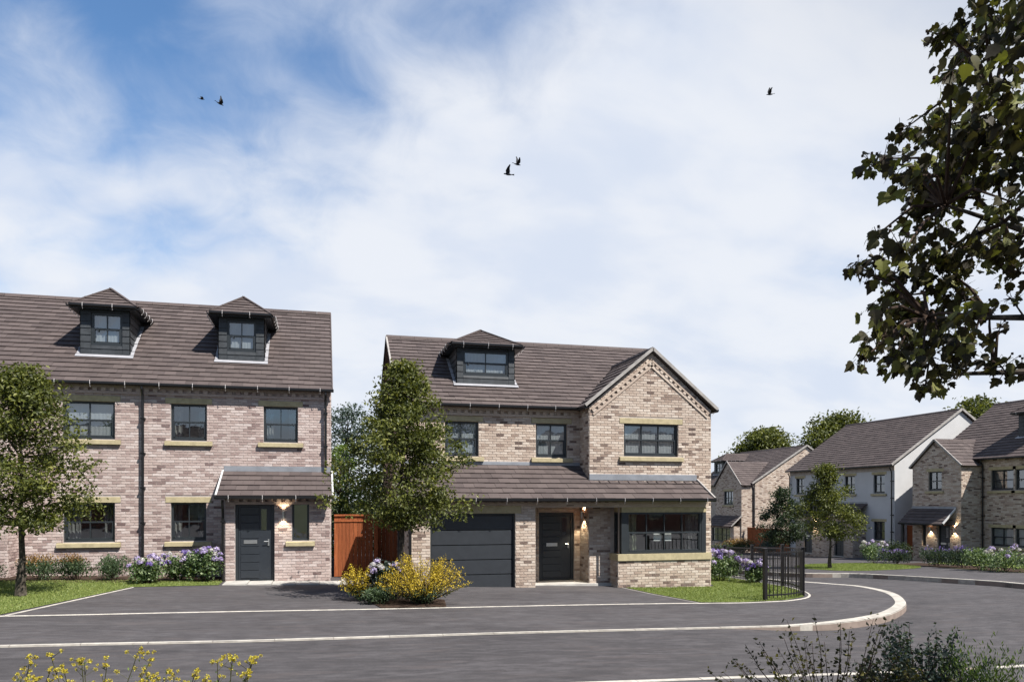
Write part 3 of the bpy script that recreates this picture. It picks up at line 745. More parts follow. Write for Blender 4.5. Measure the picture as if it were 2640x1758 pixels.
        mb.prism([p0 + n_, p0 + n_ - t_ * .13, p0 + n_ * 1.3 - t_ * .13, p0 + n_ * 1.3], V((x1 - x0 + .22, 0, 0))); s.mk(mb, 'lead_apron', M['lead_white'], dm)
        for x, sg in ((x0, -1), (x1, 1)):
            L = (ze - zb) * sqrt(1 + sl * sl) * .82; nst = 8
            for k in range(nst):
                q = V((x, roof_eq(zb), zb)) + n_ * (1.05 + .25 * (k % 2)) + t_ * (L * k / nst)
                mb = MB(); mb.prism([q, q + V((sg * .10, 0, 0)), q + V((sg * .10, 0, 0)) + t_ * (L / nst - .012), q + t_ * (L / nst - .012)], n_ * .12); s.mk(mb, 'lead_soaker', M['lead_white'], dm)
        s.window(front(yf), wx0, wx1, wz0, wz1, cols=cols, rec=.05, cur='net', fw=.06)
        # hipped roof
        xa, xb = x0 - ov, x1 + ov; ye = yf - ov; xm = (xa + xb) / 2; hw = (xb - xa) / 2; rise = za - ze; run = hw; hy = ye + hw * .92
        yr = roof_eq(za); yv = roof_eq(ze)
        Lf = sqrt((hy - ye) ** 2 + rise ** 2)
        s.slope((xa, ye, ze), (1, 0, 0), (0, hy - ye, rise), Lf, lambda t: [(hw * t / Lf, 2 * hw - hw * t / Lf)], g_=.17, name='dormer_roof', thick=.03)
        Ls = sqrt(hw ** 2 + rise ** 2)
        s.slope((xa, ye, ze), (0, 1, 0), (hw, 0, rise), Ls, lambda t: [((hy - ye) * t / Ls, (yv - ye) + (yr - yv) * t / Ls)], g_=.2, name='dormer_roof', thick=.03)
        s.slope((xb, ye, ze), (0, 1, 0), (-hw, 0, rise), Ls, lambda t: [((hy - ye) * t / Ls, (yv - ye) + (yr - yv) * t / Ls)], g_=.2, name='dormer_roof', thick=.03)
        s.ridge((xm, hy, za + .02), (xm, yr - .05, za + .02), .35, .09)
        for x in (xa, xb): s.bar('hip_cap', (x, ye, ze + .025), (xm, hy, za + .045), .10, .035, 'tile')
        # soffit and gutters
        s.box('dormer_soffit', 'frame', xa + .01, xb - .01, ye + .01, yf, ze - .10, ze - .035)
        for xx0, xx1 in ((xa + .01, x0), (x1, xb - .01)): s.box('dormer_soffit', 'frame', xx0, xx1, yf + .001, yv - .05, ze - .10, ze - .035)
        s.gutter(front(ye + .02), xa, xb, ze + .01, 0, .75)
        s.gutter(Fr((xa + .02, 0, 0), (0, -1, 0), (-1, 0, 0)), -(yv), -(ye), ze + .01, 0, .4); s.gutter(rightw(xb - .02), ye, yv, ze + .01, 0, .4)
        return dm

def lin(z, y0, z0, k): return y0 + (z - z0) / k
# ================= left house
A = House('three storey pink-grey brick terrace house with two small dormers, porch at its right end', (-4, 22.6, 0), 0, 'brick_pink', 'mortar_pink')
F = front(22.6)
WA = [(-6.69, -5.41, 3.845, 4.86), (-4.0, -3.07, 3.845, 4.86), (-1.556, -.621, 3.845, 4.86), (-6.67, -5.41, 1.06, 2.12), (-4.0, -3.086, 1.06, 2.12)]
def lint(ws): return [(a - .14, b + .14, d, d + .16) for a, b, c, d in ws] + [(a - .15, b + .15, c - .142, c) for a, b, c, d in ws]
A.wall(F, -11, .305, 0, 5.5, WA, lint(WA) + [(-2.45, .27, -1, 2.9)])
for i, (a, b, c, d) in enumerate(WA):
    A.full_window(F, a, b, c, d, cur='sides' if i in (1, 2, 3, 4) else 'net', stain=i)
A.wall(rightw(.305), 22.6, 29.6, 0, 5.55, apex=(26.1, 8.36), bricks=True)
A.wall(leftw(-11), -29.6, -22.6, 0, 5.55, apex=(-26.1, 8.36), bricks=False)
A.box('back_wall', 'mortar_pink', -11, .305, 29.5, 29.6, -.6, 5.55)
A.box('inner_floor', 'inside', -10.9, .2, 22.75, 29.45, 2.55, 2.75); A.box('inner_floor', 'inside', -10.9, .2, 22.75, 29.45, 5.1, 5.2); A.box('inner_floor', 'floorboard', -10.9, .2, 22.75, 29.45, -.02, .02)
for x in (-8.2, -4.75, -2.2): A.box('inner_wall', 'inside', x, x + .1, 22.75, 26.8, 0, 5.1)
A.box('inner_wall', 'inside', -10.9, .2, 26.8, 26.9, 0, 5.1)
sA = 3.013 / 3.68; LA = sqrt(3.68 ** 2 + 3.013 ** 2)
A.slope((-11.1, 22.36, 5.338), (1, 0, 0), (0, 3.74, 3.062), LA * 3.74 / 3.68, lambda t: [(0, 11.45)], g_=.245)
A.slope((-11.1, 29.78, 5.387), (1, 0, 0), (0, -3.68, 3.013), LA, lambda t: [(0, 11.45)], g_=.245, name='roof_back')
A.ridge((-11.1, 26.1, 8.44), (.36, 26.1, 8.44))
A.bar('verge_cap', (.345, 22.40, 5.39), (.345, 26.1, 8.42), .03, .06, 'tile')
A.gutter(front(22.42), -8.0, .38, 5.372)
A.dentils(F, -7.7, .305, 5.165, 'brick_pink')
A.downpipe(F, -4.69, 0, 5.28); A.downpipe(F, .155, 3.12, 5.28)
req = lambda z: lin(z, 22.42, 5.387, sA)
A.dormer(-6.49, -5.23, 23.45, 6.25, 7.62, 8.25, req, -6.22, -5.42, 6.54, 7.45)
A.dormer(-2.86, -1.60, 23.45, 6.25, 7.62, 8.25, req, -2.63, -1.83, 6.54, 7.45)
# porch
FP = front(21.4); PO = [(-2.197, -1.196, -.02, 2.12), (-.737, -.289, 1.09, 2.12)]
A.wall(FP, -2.45, .268, 0, 2.42, PO, [(-.90, -.14, .93, 1.09)])
A.wall(leftw(-2.45), -22.6, -21.4, 0, 2.42); A.wall(rightw(.268), 21.4, 22.6, 0, 2.42)
A.front_door(FP, -2.197, -1.196, 0, 2.12); A.window(FP, -.737, -.289, 1.09, 2.12, cols=1, rows=1, cur=None, sashes=False); A.sill(FP, -.90, -.14, 1.088)
A.box('inner_wall', 'inside', -2.4, .2, 22.3, 22.35, 0, 2.4)
A.slope((-2.64, 21.05, 2.30), (1, 0, 0), (0, 1.55, .70), sqrt(1.55 ** 2 + .7 ** 2), lambda t: [(0, 2.98)], g_=.32, name='porch_roof')
for x in (-2.64, .335): A.bar('verge_cap', (x, 21.02, 2.305), (x, 22.58, 3.02), .045, .07, 'white')
for x, u in ((-2.45, 1), (.268, -1)):
    mb = MB(); mb.prism([(x, 21.4, 2.42), (x, 22.6, 2.42), (x, 22.6, 2.95)], (.1 * u, 0, 0)); A.mk(mb, 'porch_cheek', M['mortar_pink'])
A.soldier('lead_flashing', F, -2.62, .30, 3.0, 3.15, .02, 'lead')
A.gutter(front(21.11), -2.68, .37, 2.30); A.downpipe(FP, -2.50, 0.05, 2.20, .06)
A.dentils(FP, -2.45, .268, 2.16, 'brick_pink')
A.lamp((-.959, 21.4, 1.80), (0, -1, 0), 11.0)
# projecting gabled bay at the left end
FB = front(22.0); A.wall(FB, -12, -7.78, 0, 5.1, apex=(-9.9, 6.8)); A.wall(rightw(-7.78), 22.0, 22.6, 0, 5.1)
A.slope((-7.62, 21.9, 5.0), (0, 1, 0), (-2.28, 0, 1.82), sqrt(2.28 ** 2 + 1.82 ** 2), lambda t: [(0, .45 + 2.3 * t / 2.9)], name='bay_roof')
A.slope((-12.2, 21.9, 5.0), (0, 1, 0), (2.3, 0, 1.82), sqrt(2.3 ** 2 + 1.82 ** 2), lambda t: [(0, .45 + 2.3 * t / 2.9)], name='bay_roof')
A.bar('verge_cap', (-7.62, 21.9, 5.04), (-9.9, 21.9, 6.86), .05, .09, 'verge')
A.flush_bricks(); A.flush_tiles()

# ================= middle house
ZB = -.24
B = House('detached buff brick house with front gable, garage, bay window and wide dormer', (5, 21.5, ZB), 0, 'brick_buff', 'mortar_buff')
F0 = front(20.09); FG = front(20.7); FM = front(21.5)
B.wall(F0, 2.275, 8.25, ZB, 2.38, [(2.85, 5.19, -1, 1.83), (5.762, 8.25, -1, 1.99)], [(2.70, 5.36, 1.83, 2.04)])
B.soldier('garage_lintel', F0, 2.70, 5.36, 1.833, 2.04)
WM = [(3.471, 4.452, 3.46, 4.463), (6.185, 7.154, 3.46, 4.463)]
B.wall(FM, 2.275, 7.56, ZB, 5.12, WM + [(6.28, 7.375, ZB, 1.83)], lint(WM) + [(2.3, 5.7, -1, 3.1)])
for a, b, c, d in WM: B.full_window(FM, a, b, c, d)
GW = (8.64, 10.375, 3.485, 4.44)
B.wall(FG, 7.56, 11.46, ZB, 4.90, [GW, (8.36, 10.95, .68, 1.95)], lint([GW]) + [(8.25, 11.0, -1, 2.6), (8.22, 8.4, .4, 2.2)], apex=(9.51, 6.58))
B.full_window(FG, *GW, cols=3)
B.wall(leftw(7.56), -21.5, -20.7, ZB, 4.92)
B.wall(leftw(2.275), -28.5, -21.5, ZB, 5.12, apex=(-25, 7.42)); B.wall(leftw(2.275), -21.5, -20.09, ZB, 2.36)
mb = MB(); mb.prism([(2.275, 20.09, 2.36), (2.275, 21.5, 2.36), (2.275, 21.5, 3.16)], (.1, 0, 0)); B.mk(mb, 'cheek_wall', M['mortar_buff'])
B.wall(rightw(11.46), 20.7, 28.5, ZB, 4.92, bricks=True, apex=(25, 7.42))
B.wall(rightw(5.762), 20.09, 21.5, ZB, 2.3)
B.box('back_wall', 'mortar_buff', 2.275, 11.46, 28.4, 28.5, ZB - .6, 5.1)
for z in (2.45, 5.0): B.box('inner_floor', 'inside', 2.4, 11.3, 21.6, 28.3, z, z + .1)
B.box('inner_floor', 'inside', 7.7, 11.3, 20.8, 21.6, 2.45, 2.55); B.box('inner_floor', 'floorboard', 2.4, 11.3, 21.65, 28.3, ZB + .02, ZB + .06)
for x in (5.3, 7.5): B.box('inner_wall', 'inside', x, x + .1, 21.65, 24.9, ZB, 5.0)
B.box('inner_wall', 'inside', 2.4, 11.3, 24.9, 25.0, ZB, 5.0)
# garage door in five panels
mb = MB(); mb.fbox(F0, 2.85, 2.90, ZB, 1.83, -.15, -.08); mb.fbox(F0, 5.14, 5.19, ZB, 1.83, -.15, -.08); mb.fbox(F0, 2.9, 5.14, 1.78, 1.83, -.15, -.08)
gd = B.mk(mb, 'garage_door', M['frame'])
for k in range(5):
    z0 = ZB + .0 + k * .404; c = .012; x0, x1, z0, z1 = 2.905, 5.135, z0 + .004, z0 + .400; P = F0.p; mb = MB()
    mb.add([P(x0, z0, -.15), P(x1, z0, -.15), P(x1, z1, -.15), P(x0, z1, -.15), P(x0, z0 + c, -.115), P(x1, z0 + c, -.115), P(x1, z1 - c, -.115), P(x0, z1 - c, -.115)],
           [(4, 5, 6, 7), (0, 1, 5, 4), (1, 2, 6, 5), (2, 3, 7, 6), (3, 0, 4, 7)]); B.mk(mb, 'door_panel', M['garage'], gd)
B.box('garage_back', 'frame', 2.9, 5.14, 20.25, 20.27, ZB, 1.8)
# recessed porch
B.box('porch_ceiling', 'soffit', 5.77, 8.3, 20.2, 21.49, 2.0, 2.06)
B.box('porch_floor', 'slab', 5.77, 8.19, 20.55, 21.49, -.5, ZB + .035)
B.front_door(FM, 6.28, 7.375, ZB + .04, 1.83)
B.lamp((7.56, 21.1, 1.74), (-1, 0, 0), 26.0)
# bay window
B.wall(F0, 8.2, 11.1, ZB, .47, name='bay_wall'); B.wall(leftw(8.2), -20.7, -20.09, ZB, .47, name='bay_wall'); B.wall(rightw(11.1), 20.09, 20.7, ZB, .47, name='bay_wall')
mb = MB(); mb.box(8.185, 11.125, 20.04, 20.698, .47, .655); B.mk(mb, 'bay_sill', M['stone'])
mb = MB(); mb.box(8.33, 10.99, 20.12, 20.69, 1.845, 1.99); B.mk(mb, 'bay_lintel', M['stone'])
mb = MB(); mb.box(8.252, 11.05, 20.092, 20.69, 1.992, 2.36); B.mk(mb, 'bay_header', M['brick_buff'])
FY = front(20.14)
for a, b in ((8.33, 8.495), (10.845, 10.99)): B.box('corner_post', 'frame', a, b, 20.13, 20.27, .656, 1.844)
B.window(FY, 8.497, 10.843, .657, 1.843, cols=4, rows=2, rec=.03, cur='drapes')
B.window(leftw(8.34), -20.66, -20.272, .657, 1.843, cols=1, rows=2, rec=.01, cur=None); B.window(rightw(10.98), 20.272, 20.66, .657, 1.843, cols=1, rows=2, rec=.01, cur=None)
for x in (9.38, 9.69):     # two leaflets standing inside the bay window
    mb = MB(); mb.box(x, x + .25, 20.262, 20.268, 1.01, 1.24); B.mk(mb, 'window_card', M['white'])
# roofs
sB = 2.565 / 3.68; LB = sqrt(3.68 ** 2 + 2.565 ** 2)
B.slope((2.12, 21.26, 4.908), (1, 0, 0), (0, 3.74, 2.607), LB * 3.74 / 3.68, lambda t: [(0, 9.5)], g_=.245)
B.slope((2.12, 28.68, 4.95), (1, 0, 0), (0, -3.68, 2.565), LB, lambda t: [(0, 9.5)], g_=.245, name='roof_back')
B.ridge((2.1, 25, 7.55), (11.62, 25, 7.55)); B.ridge((9.51, 20.6, 6.66), (9.51, 23.7, 6.66))
kG = 1.70 / 2.09; LG = sqrt(2.09 ** 2 + 1.70 ** 2); vy = lambda z: lin(z, 21.32, 4.95, sB)
rg = lambda t: [(0, max(.25, vy(4.92 + 1.70 * t / LG) - 20.6))]
B.slope((7.42, 20.6, 4.92), (0, 1, 0), (2.09, 0, 1.70), LG, rg, name='gable_roof'); B.slope((11.60, 20.6, 4.92), (0, 1, 0), (-2.09, 0, 1.70), LG, rg, name='gable_roof')
for xe, sg in ((7.40, 1), (11.62, -1)):
    B.bar('verge_cap', (xe, 20.575, 4.925), (9.51, 20.575, 6.65), .05, .085, 'verge', up=(0, 0, 1))
    d = V((9.51 - xe, 0, 1.70)); L = d.length; dn = d.normalized(); nn = V((-dn.z * sg, 0, dn.x * sg)).normalized(); nn = nn if nn.z > 0 else -nn
    mb = MB(); p0 = V((xe + .16 * sg, 20.7, 4.90)) - nn * .09 
    def seg(a, b, n0, n1, dp): 
        q = p0 + dn * a; mb.prism([q + nn * n0, q + dn * (b - a) + nn * n0, q + dn * (b - a) + nn * n1, q + nn * n1], (0, -dp, 0), random.uniform(.25, .95))
    seg(0, L - .26, -.045, .0, .05); seg(-.05, L - .18, -.19, -.125, .035)
    a = 0.0
    while a < L - .3: seg(a, a + .095, -.122, -.048, .045); a += .19
    B.mk(mb, 'gable_corbel', M['brick_buff'], kind='stuff')
B.bar('verge_cap', (2.10, 21.3, 4.96), (2.10, 25, 7.54), .05, .07, 'verge'); B.bar('verge_cap', (2.10, 28.68, 4.96), (2.10, 25, 7.54), .05, .07, 'black')
B.gutter(front(21.32), 2.1, 7.42, 4.945); B.gutter(rightw(11.54), 20.56, 24, 4.92); B.gutter(leftw(7.48), -21.2, -20.58, 4.92, brackets=False)
B.dentils(FM, 2.275, 7.5, 4.72, 'brick_buff'); B.downpipe(leftw(2.275), -21.6, ZB, 4.8); 
B.dormer(3.96, 5.73, 22.3, 5.66, 6.85, 7.44, vy, 4.15, 5.55, 5.93, 6.68, ov=.20)
LL = sqrt(1.71 ** 2 + .983 ** 2)
B.slope((2.0, 19.79, 2.23), (1, 0, 0), (0, 1.71, .983), LL, lambda t: [(0, 9.06)] if t < LL * .91 / 1.71 else [(0, 5.56)], g_=.281, name='lean_to_roof')
B.bar('verge_cap', (11.075, 19.76, 2.235), (11.0, 20.7, 2.79), .05, .08, 'verge')
B.gutter(front(19.85), 1.97, 11.12, 2.235)
B.soldier('lead_flashing', FG, 7.56, 10.98, 2.77, 2.95, .022, 'lead'); B.soldier('lead_flashing', FM, 2.3, 7.55, 3.215, 3.315, .022, 'lead')
B.dentils(F0, 2.275, 8.2, 2.14, 'brick_buff')
B.downpipe(F0, 2.31, ZB, 2.15, .06)
B.flush_bricks(); B.flush_tiles()

# ================= the houses across the side street (local frame, facade looks along -X)
def gable_set(H, W, D, ez, az, kname='roof', ov=.3, gg=.262):
    """plain double pitch roof over x 0..W, y 0..D"""
    h = D / 2; k = (az - ez) / (h + ov); L = sqrt((h + ov) ** 2 + (az - ez) ** 2)
    H.slope((-.1, -ov, ez), (1, 0, 0), (0, h + ov, az - ez), L, lambda t: [(0, W + .2)], g_=gg); H.slope((-.1, D + ov, ez), (1, 0, 0), (0, -(h + ov), az - ez), L, lambda t: [(0, W + .2)], g_=gg, name='roof_back')
    H.ridge((-.1, h, az + .03), (W + .1, h, az + .03), .9)
    for y, s_ in ((-ov, 1), (D + ov, 1)): H.bar('verge_cap', (W + .12, y, ez + .01), (W + .12, h, az + .03), .05, .12, 'verge')
    H.gutter(front(-ov + .06), -.1, W + .12, ez, brackets=False)
    return k
def shell(H, W, D, zt_, az, mat=None, bricks=True):
    H.wall(rightw(W), 0, D, 0, zt_, apex=(D / 2, az - .05), mat=mat, bricks=bricks); H.wall(leftw(0), -D, 0, 0, zt_, apex=(-D / 2, az - .05), mat=mat, bricks=False)
    H.box('back_wall', mat or H.mo, 0, W, D - .1, D, -1, zt_); H.box('inner_floor', 'inside', .1, W - .1, .2, D - .2, 2.55, 2.7); H.box('inner_wall', 'inside', .1, W - .1, 3, 3.1, 0, zt_ - .3)

# white rendered house
Wt = House('white rendered house with brown roof and brick porches in the far row', (31.2, 45.5, -1.15), -pi / 2, 'brick_buff', 'mortar_buff', near=False, world_coords=False)
WW = [(.68, 1.54, 3.75, 4.82), (3.1, 3.96, 3.75, 4.82), (5.55, 6.45, 3.75, 4.82), (8.03, 8.94, 3.75, 4.82), (.5, 1.3, 1.05, 2.12), (8.03, 8.94, 1.05, 2.12)]
Fz = front(0); Wt.wall(Fz, 0, 9.7, 0, 5.3, WW, mat='render', bricks=False)
for a, b, c, d in WW: Wt.full_window(Fz, a, b, c, d, cur='sides')
shell(Wt, 9.7, 9.0, 5.3, 8.5, 'render', False)
gable_set(Wt, 9.7, 9.0, 5.33, 8.55)
Wt.box('eaves_band', 'mortar_buff', 0, 9.7, -.03, -.002, 5.02, 5.3)
PD = [(2.75, 3.6, 0, 2.08), (5.75, 6.6, 0, 2.08)]; Fq = front(-.9)
Wt.wall(Fq, 1.9, 7.4, 0, 2.45, PD); Wt.wall(rightw(7.4), -.9, 0, 0, 2.45); Wt.wall(leftw(1.9), 0, .9, 0, 2.45)
for a, b, c, d in PD: Wt.front_door(Fq, a, b, c, d)
Wt.slope((1.75, -1.15, 2.42), (1, 0, 0), (0, 1.15, .72), sqrt(1.15 ** 2 + .72 ** 2), lambda t: [(0, 5.8)], g_=.27, name='porch_roof'); Wt.gutter(front(-1.1), 1.75, 7.55, 2.42, brackets=False)
Wt.box('lead_flashing', 'lead', 1.8, 7.5, -.02, -.003, 3.15, 3.25)
Wt.lamp((3.95, -.9, 1.85), (0, -1, 0), 24.0); Wt.downpipe(Fz, 9.6, 0, 5.2); Wt.downpipe(Fz, .1, 0, 5.2); Wt.flush_bricks(); Wt.flush_tiles()

# right house
D_ = House('brown brick house with gabled wing and lit entrance canopy, at the right edge', (32.3, 34.3, -1.1), -pi / 2, 'brick_buff', 'mortar_buff', near=False, world_coords=False)
WD = [(3.74, 5.0, 3.79, 4.78), (5.1, 6.36, 3.79, 4.78), (3.74, 5.0, 1.04, 1.95), (5.1, 6.36, 1.04, 1.95), (8.5, 9.7, 3.79, 4.78), (8.5, 9.7, 1.04, 1.95)]
D_.wall(Fz, 0, 13, 0, 5.5, WD, [(a - .02, b + .02, d, d + .15) for a, b, c, d in WD] + [(a - .02, b + .02, c - .14, c) for a, b, c, d in WD])
for a, b, c, d in WD: D_.full_window(Fz, a, b, c, d, cur='sides' if c > 2 else 'net')
shell(D_, 13, 8.6, 5.5, 8.6); kd = gable_set(D_, 13, 8.6, 5.38, 8.62)
Fw = front(-1.3); ww = (1.15, 2.02, 3.8, 4.78)
D_.wall(Fw, .05, 3.24, 0, 5.08, [ww, (1.77, 2.55, 0, 2.05), (.72, .98, .9, 2.0)], lint([ww]), apex=(1.645, 6.36)); D_.full_window(Fw, *ww, cur='sides'); D_.window(Fw, .72, .98, .9, 2.0, cols=1, rows=1, cur=None)
D_.front_door(Fw, 1.77, 2.55, 0, 2.05); D_.wall(rightw(3.24), -1.3, 0, 0, 5.08); D_.wall(leftw(.05), 0, 1.3, 0, 5.08)
ky = lambda z: (z - 5.38) / kd - .3
for x, s_ in ((-.08, 1), (3.37, -1)):
    L_ = sqrt(1.725 ** 2 + 1.4 ** 2); D_.slope((x, -1.4, 5.02), (0, 1, 0), (1.725 * s_, 0, 1.4), L_, lambda t: [(0, max(1.2, ky(5.02 + 1.4 * t / L_) + 1.4))], name='wing_roof')
    D_.bar('verge_cap', (x, -1.42, 5.03), (1.645, -1.42, 6.44), .05, .09, 'verge')
D_.ridge((1.645, -1.4, 6.44), (1.645, ky(6.42), 6.44), .9)
D_.dormer(4.3, 5.8, 1.1, 6.36, 7.6, 8.25, ky, 4.6, 5.5, 6.6, 7.4)
Lc = sqrt(.8 ** 2 + .76 ** 2); D_.slope((-.05, -2.1, 2.10), (1, 0, 0), (0, .8, .76), Lc, lambda t: [(0, 2.95)], g_=.22, name='canopy_roof'); D_.bar('verge_cap', (2.92, -2.1, 2.12), (2.92, -1.3, 2.88), .05, .08, 'white')
D_.gutter(front(-2.06), -.05, 2.95, 2.1, brackets=False)
D_.box('canopy_post', 'frame', .05, .17, -2.05, -1.93, 0, 2.05); D_.box('canopy_ceiling', 'soffit', .02, 2.9, -2.05, -1.305, 2.04, 2.075)
D_.box('lead_flashing', 'lead', 0, 2.95, -1.325, -1.303, 2.86, 2.98)
D_.lamp((1.34, -1.3, 1.82), (0, -1, 0), 24.0); D_.lamp((2.88, -1.3, 1.82), (0, -1, 0), 24.0); D_.downpipe(Fz, 3.36, 0, 5.3); D_.flush_bricks(); D_.flush_tiles()

# far left house
C_ = House('distant buff brick house with front wing and dark dormer, seen beyond the railing', (32.3, 61.0, -1.9), -pi / 2, 'brick_buff', 'mortar_buff', near=False, world_coords=False)
C_.wall(Fz, 0, 9.4, 0, 5.5, [(1.5, 2.6, 3.75, 4.8)], bricks=False); C_.full_window(Fz, 1.5, 2.6, 3.75, 4.8)
shell(C_, 9.4, 9.0, 5.5, 8.33); kc = gable_set(C_, 9.4, 9.0, 5.38, 8.35)
Fv = front(-1.1); cw = (6.75, 8.1, 3.75, 4.82); gw2 = (5.9, 8.7, .85, 1.95)
C_.wall(Fv, 5.4, 9.3, 0, 5.3, [cw], lint([cw]), apex=(7.35, 7.1)); C_.full_window(Fv, *cw, cols=3); C_.wall(rightw(9.3), -1.1, 0, 0, 5.3)
Fu = front(-1.7); C_.wall(Fu, 5.4, 9.2, 0, 2.1, [gw2]); C_.window(Fu, *gw2, cols=4, cur='sides'); C_.wall(rightw(9.2), -1.7, -1.1, 0, 2.1)
Lc = sqrt(.9 ** 2 + .8 ** 2); C_.slope((5.3, -2.0, 2.1), (1, 0, 0), (0, .9, .8), Lc, lambda t: [(0, 4.05)], g_=.25, name='lean_to_roof'); C_.bar('verge_cap', (9.36, -2.0, 2.12), (9.36, -1.1, 2.92), .05, .08, 'verge')
kcy = lambda z: (z - 5.38) / kc - .3
for x, s_ in ((5.25, 1), (9.45, -1)):
    L2 = sqrt(2.1 ** 2 + 1.9 ** 2); C_.slope((x, -1.2, 5.25), (0, 1, 0), (2.1 * s_, 0, 1.9), L2, lambda t: [(0, max(1.0, kcy(5.25 + 1.9 * t / L2) + 1.2))], name='wing_roof')
    C_.bar('verge_cap', (x, -1.22, 5.27), (7.35, -1.22, 7.17), .05, .09, 'verge')
C_.dormer(1.1, 2.7, 1.2, 6.3, 7.5, 8.1, kcy, 1.4, 2.4, 6.5, 7.3)
C_.downpipe(Fz, 9.35, 0, 5.3); C_.flush_bricks(); C_.flush_tiles()

# houses on the near side of the road, whose fronts show as reflections in the window glass
for lab, lx, wd in (('red brick house opposite, seen mirrored in the left ground-floor windows', -6, 16), ('red brick house opposite, seen mirrored in the bay window', 32, 14)):
    O = House(lab, (lx, -14, 0), pi, 'brick_red', 'mortar_red', near=False, world_coords=False)
    ow = [(x, x + 1.3, z, z + 1.2) for x in (2, 6, 10) for z in (1.0, 3.7)]
    O.wall(Fz, 0, wd, 0, 5.2, ow, bricks=True)
    for a, b, c, d in ow: O.full_window(Fz, a, b, c, d)
    shell(O, wd, 8, 5.2, 7.9, bricks=False); gable_set(O, wd, 8, 5.1, 7.9); O.flush_bricks(); O.flush_tiles()

# ------------------------------------------------------------------ vegetation
def rnd_dir():
    while True:
        v = V((random.uniform(-1, 1), random.uniform(-1, 1), random.uniform(-1, 1)))
        if .05 < v.length < 1: return v.normalized()
def leaf(mb, p, size, up=.5, r=None, aspect=.55, dirn=None, mi=0):
    a = (dirn or (rnd_dir() + V((0, 0, -.15)))).normalized(); n = (rnd_dir() + V((0, 0, up))).normalized()
    s = a.cross(n)
    if s.length < 1e-3: s = V((1, 0, 0))
    s.normalize(); n = s.cross(a).normalized(); L = size * random.uniform(.7, 1.25); w_ = L * aspect * .5; f = n * (w_ * .35)
    m = p + a * (L * .45)
    mb.add([p, m - s * w_ + f, p + a * L, m + s * w_ + f], [(0, 1, 2), (0, 2, 3)], random.random() if r is None else r, mi)
def cg(s): return max(-1.7 * s, min(1.7 * s, random.gauss(0, s)))
def gauss3(s): return V((random.gauss(0, s), random.gauss(0, s), random.gauss(0, s)))
def lget(prof, h):
    for i in range(len(prof) - 1):
        if prof[i][0] <= h <= prof[i + 1][0]:
            t = (h - prof[i][0]) / (prof[i + 1][0] - prof[i][0]); return prof[i][1] + (prof[i + 1][1] - prof[i][1]) * t
    return prof[0][1] if h < prof[0][0] else prof[-1][1]
PROF = [(.0, .45), (.10, .85), (.25, 1.0), (.45, .86), (.65, .62), (.8, .42), (.92, .22), (1.0, .05)]
ROUND = [(0, .5), (.2, .9), (.45, 1.0), (.7, .85), (.9, .5), (1.0, .15)]
def tree(name, label, loc, z0, z1, rad, mat, nclump=130, nleaf=75, lsize=.085, trunk=.075, prof=PROF, seed=1, group=None, csz=.2, lean=(0, 0), parts=True, skew=(0, 0)):
    random.seed(seed); t = thing(name, label, 'tree', loc, 0, group); H = z1 - z0; mb = MB(); cl = []
    while len(cl) < nclump:
        h = random.random() ** 1.15; R = lget(prof, h) * rad; an = random.uniform(0, 2 * pi)
        lump = 1 + .30 * sin(an * 3 + h * 9 + seed) + .18 * sin(an * 5 - h * 14)
        rr = R * lump * sqrt(random.uniform(.05, 1.0)); cl.append(V((cos(an) * rr + lean[0] * h + skew[0] * (1 - h), sin(an) * rr + lean[1] * h, z0 + h * H)))
    for c in cl:
        rr = random.random() * .35; s_ = csz * random.uniform(.6, 1.3)
        for k in range(int(nleaf * random.uniform(.5, 1.4))): leaf(mb, c + V((cg(s_), cg(s_), cg(s_ * .62))), lsize, .6, min(1, rr + random.random() * .65))
    link('crown', mb.mesh('crown', mat), t, kind='stuff')
    mb = MB(); n = 9; top = z0 + H * .8; pts = [V((lean[0] * (k / n) ** 2 + .03 * sin(k * 1.7 + seed), lean[1] * (k / n) ** 2 + .03 * cos(k * 1.3), -.15 + (top + .15) * k / n)) for k in range(n + 1)]
    mb.tube(pts, [trunk * (1.75 if k == 0 else 1.25 if k == 1 else 1 - .85 * k / n) for k in range(n + 1)], 8)
    link('trunk', mb.mesh('trunk', M['bark']), t)
    mb = MB()
    for c in random.sample(cl, min(len(cl), 46)):
        hb = max(z0 - .25, c.z - random.uniform(.3, .9) * max(.4, H * .2)); k = min(n - 1, int((hb + .15) / (top + .15) * n)); b = pts[k].lerp(pts[k + 1], .5) if k >= 0 else pts[1]
        m = b.lerp(c, .5) + V((0, 0, -.06 * (c - b).length)); mb.tube([b, m, c], [trunk * .3, trunk * .17, .006], 5, cap=False)
    link('branch', mb.mesh('branch', M['bark']), t, kind='stuff'); return t
random.seed(11)
TG = 'young street trees'
tree('street_tree', 'young round-leaved tree standing on the left lawn before the pink-grey house', (-6.14, 18.11, g(-6.14, 18.11)), 1.55, 4.78, 1.42, M['leaf'], 150, 112, .092, .078, seed=4, group=TG, skew=(-.05, 0))
tree('street_tree', 'tallest young tree, behind the golden shrub before the garage house', (1.80, 17.55, g(1.8, 17.5)), 1.75, 5.38, 1.42, M['leaf'], 200, 115, .090, .08, seed=9, group=TG, lean=(.05, 0), skew=(.14, 0), csz=.165)
tree('street_tree', 'young tree on the far lens-shaped lawn before the white rendered house', (21.11, 27.96, g(21.11, 27.96)), 1.35, 4.25, 1.10, M['leaf'], 130, 90, .11, .06, seed=15, group=TG, lean=(-.2, 0))
tree('street_tree', 'small dark tree beside the railing gap, before the far brick house gable', (26.2, 39.0, g(26.2, 39)), 1.0, 4.0, 1.25, M['leaf_dark'], 110, 80, .13, .06, seed=22, group=TG)
BGT = 'trees behind the houses'
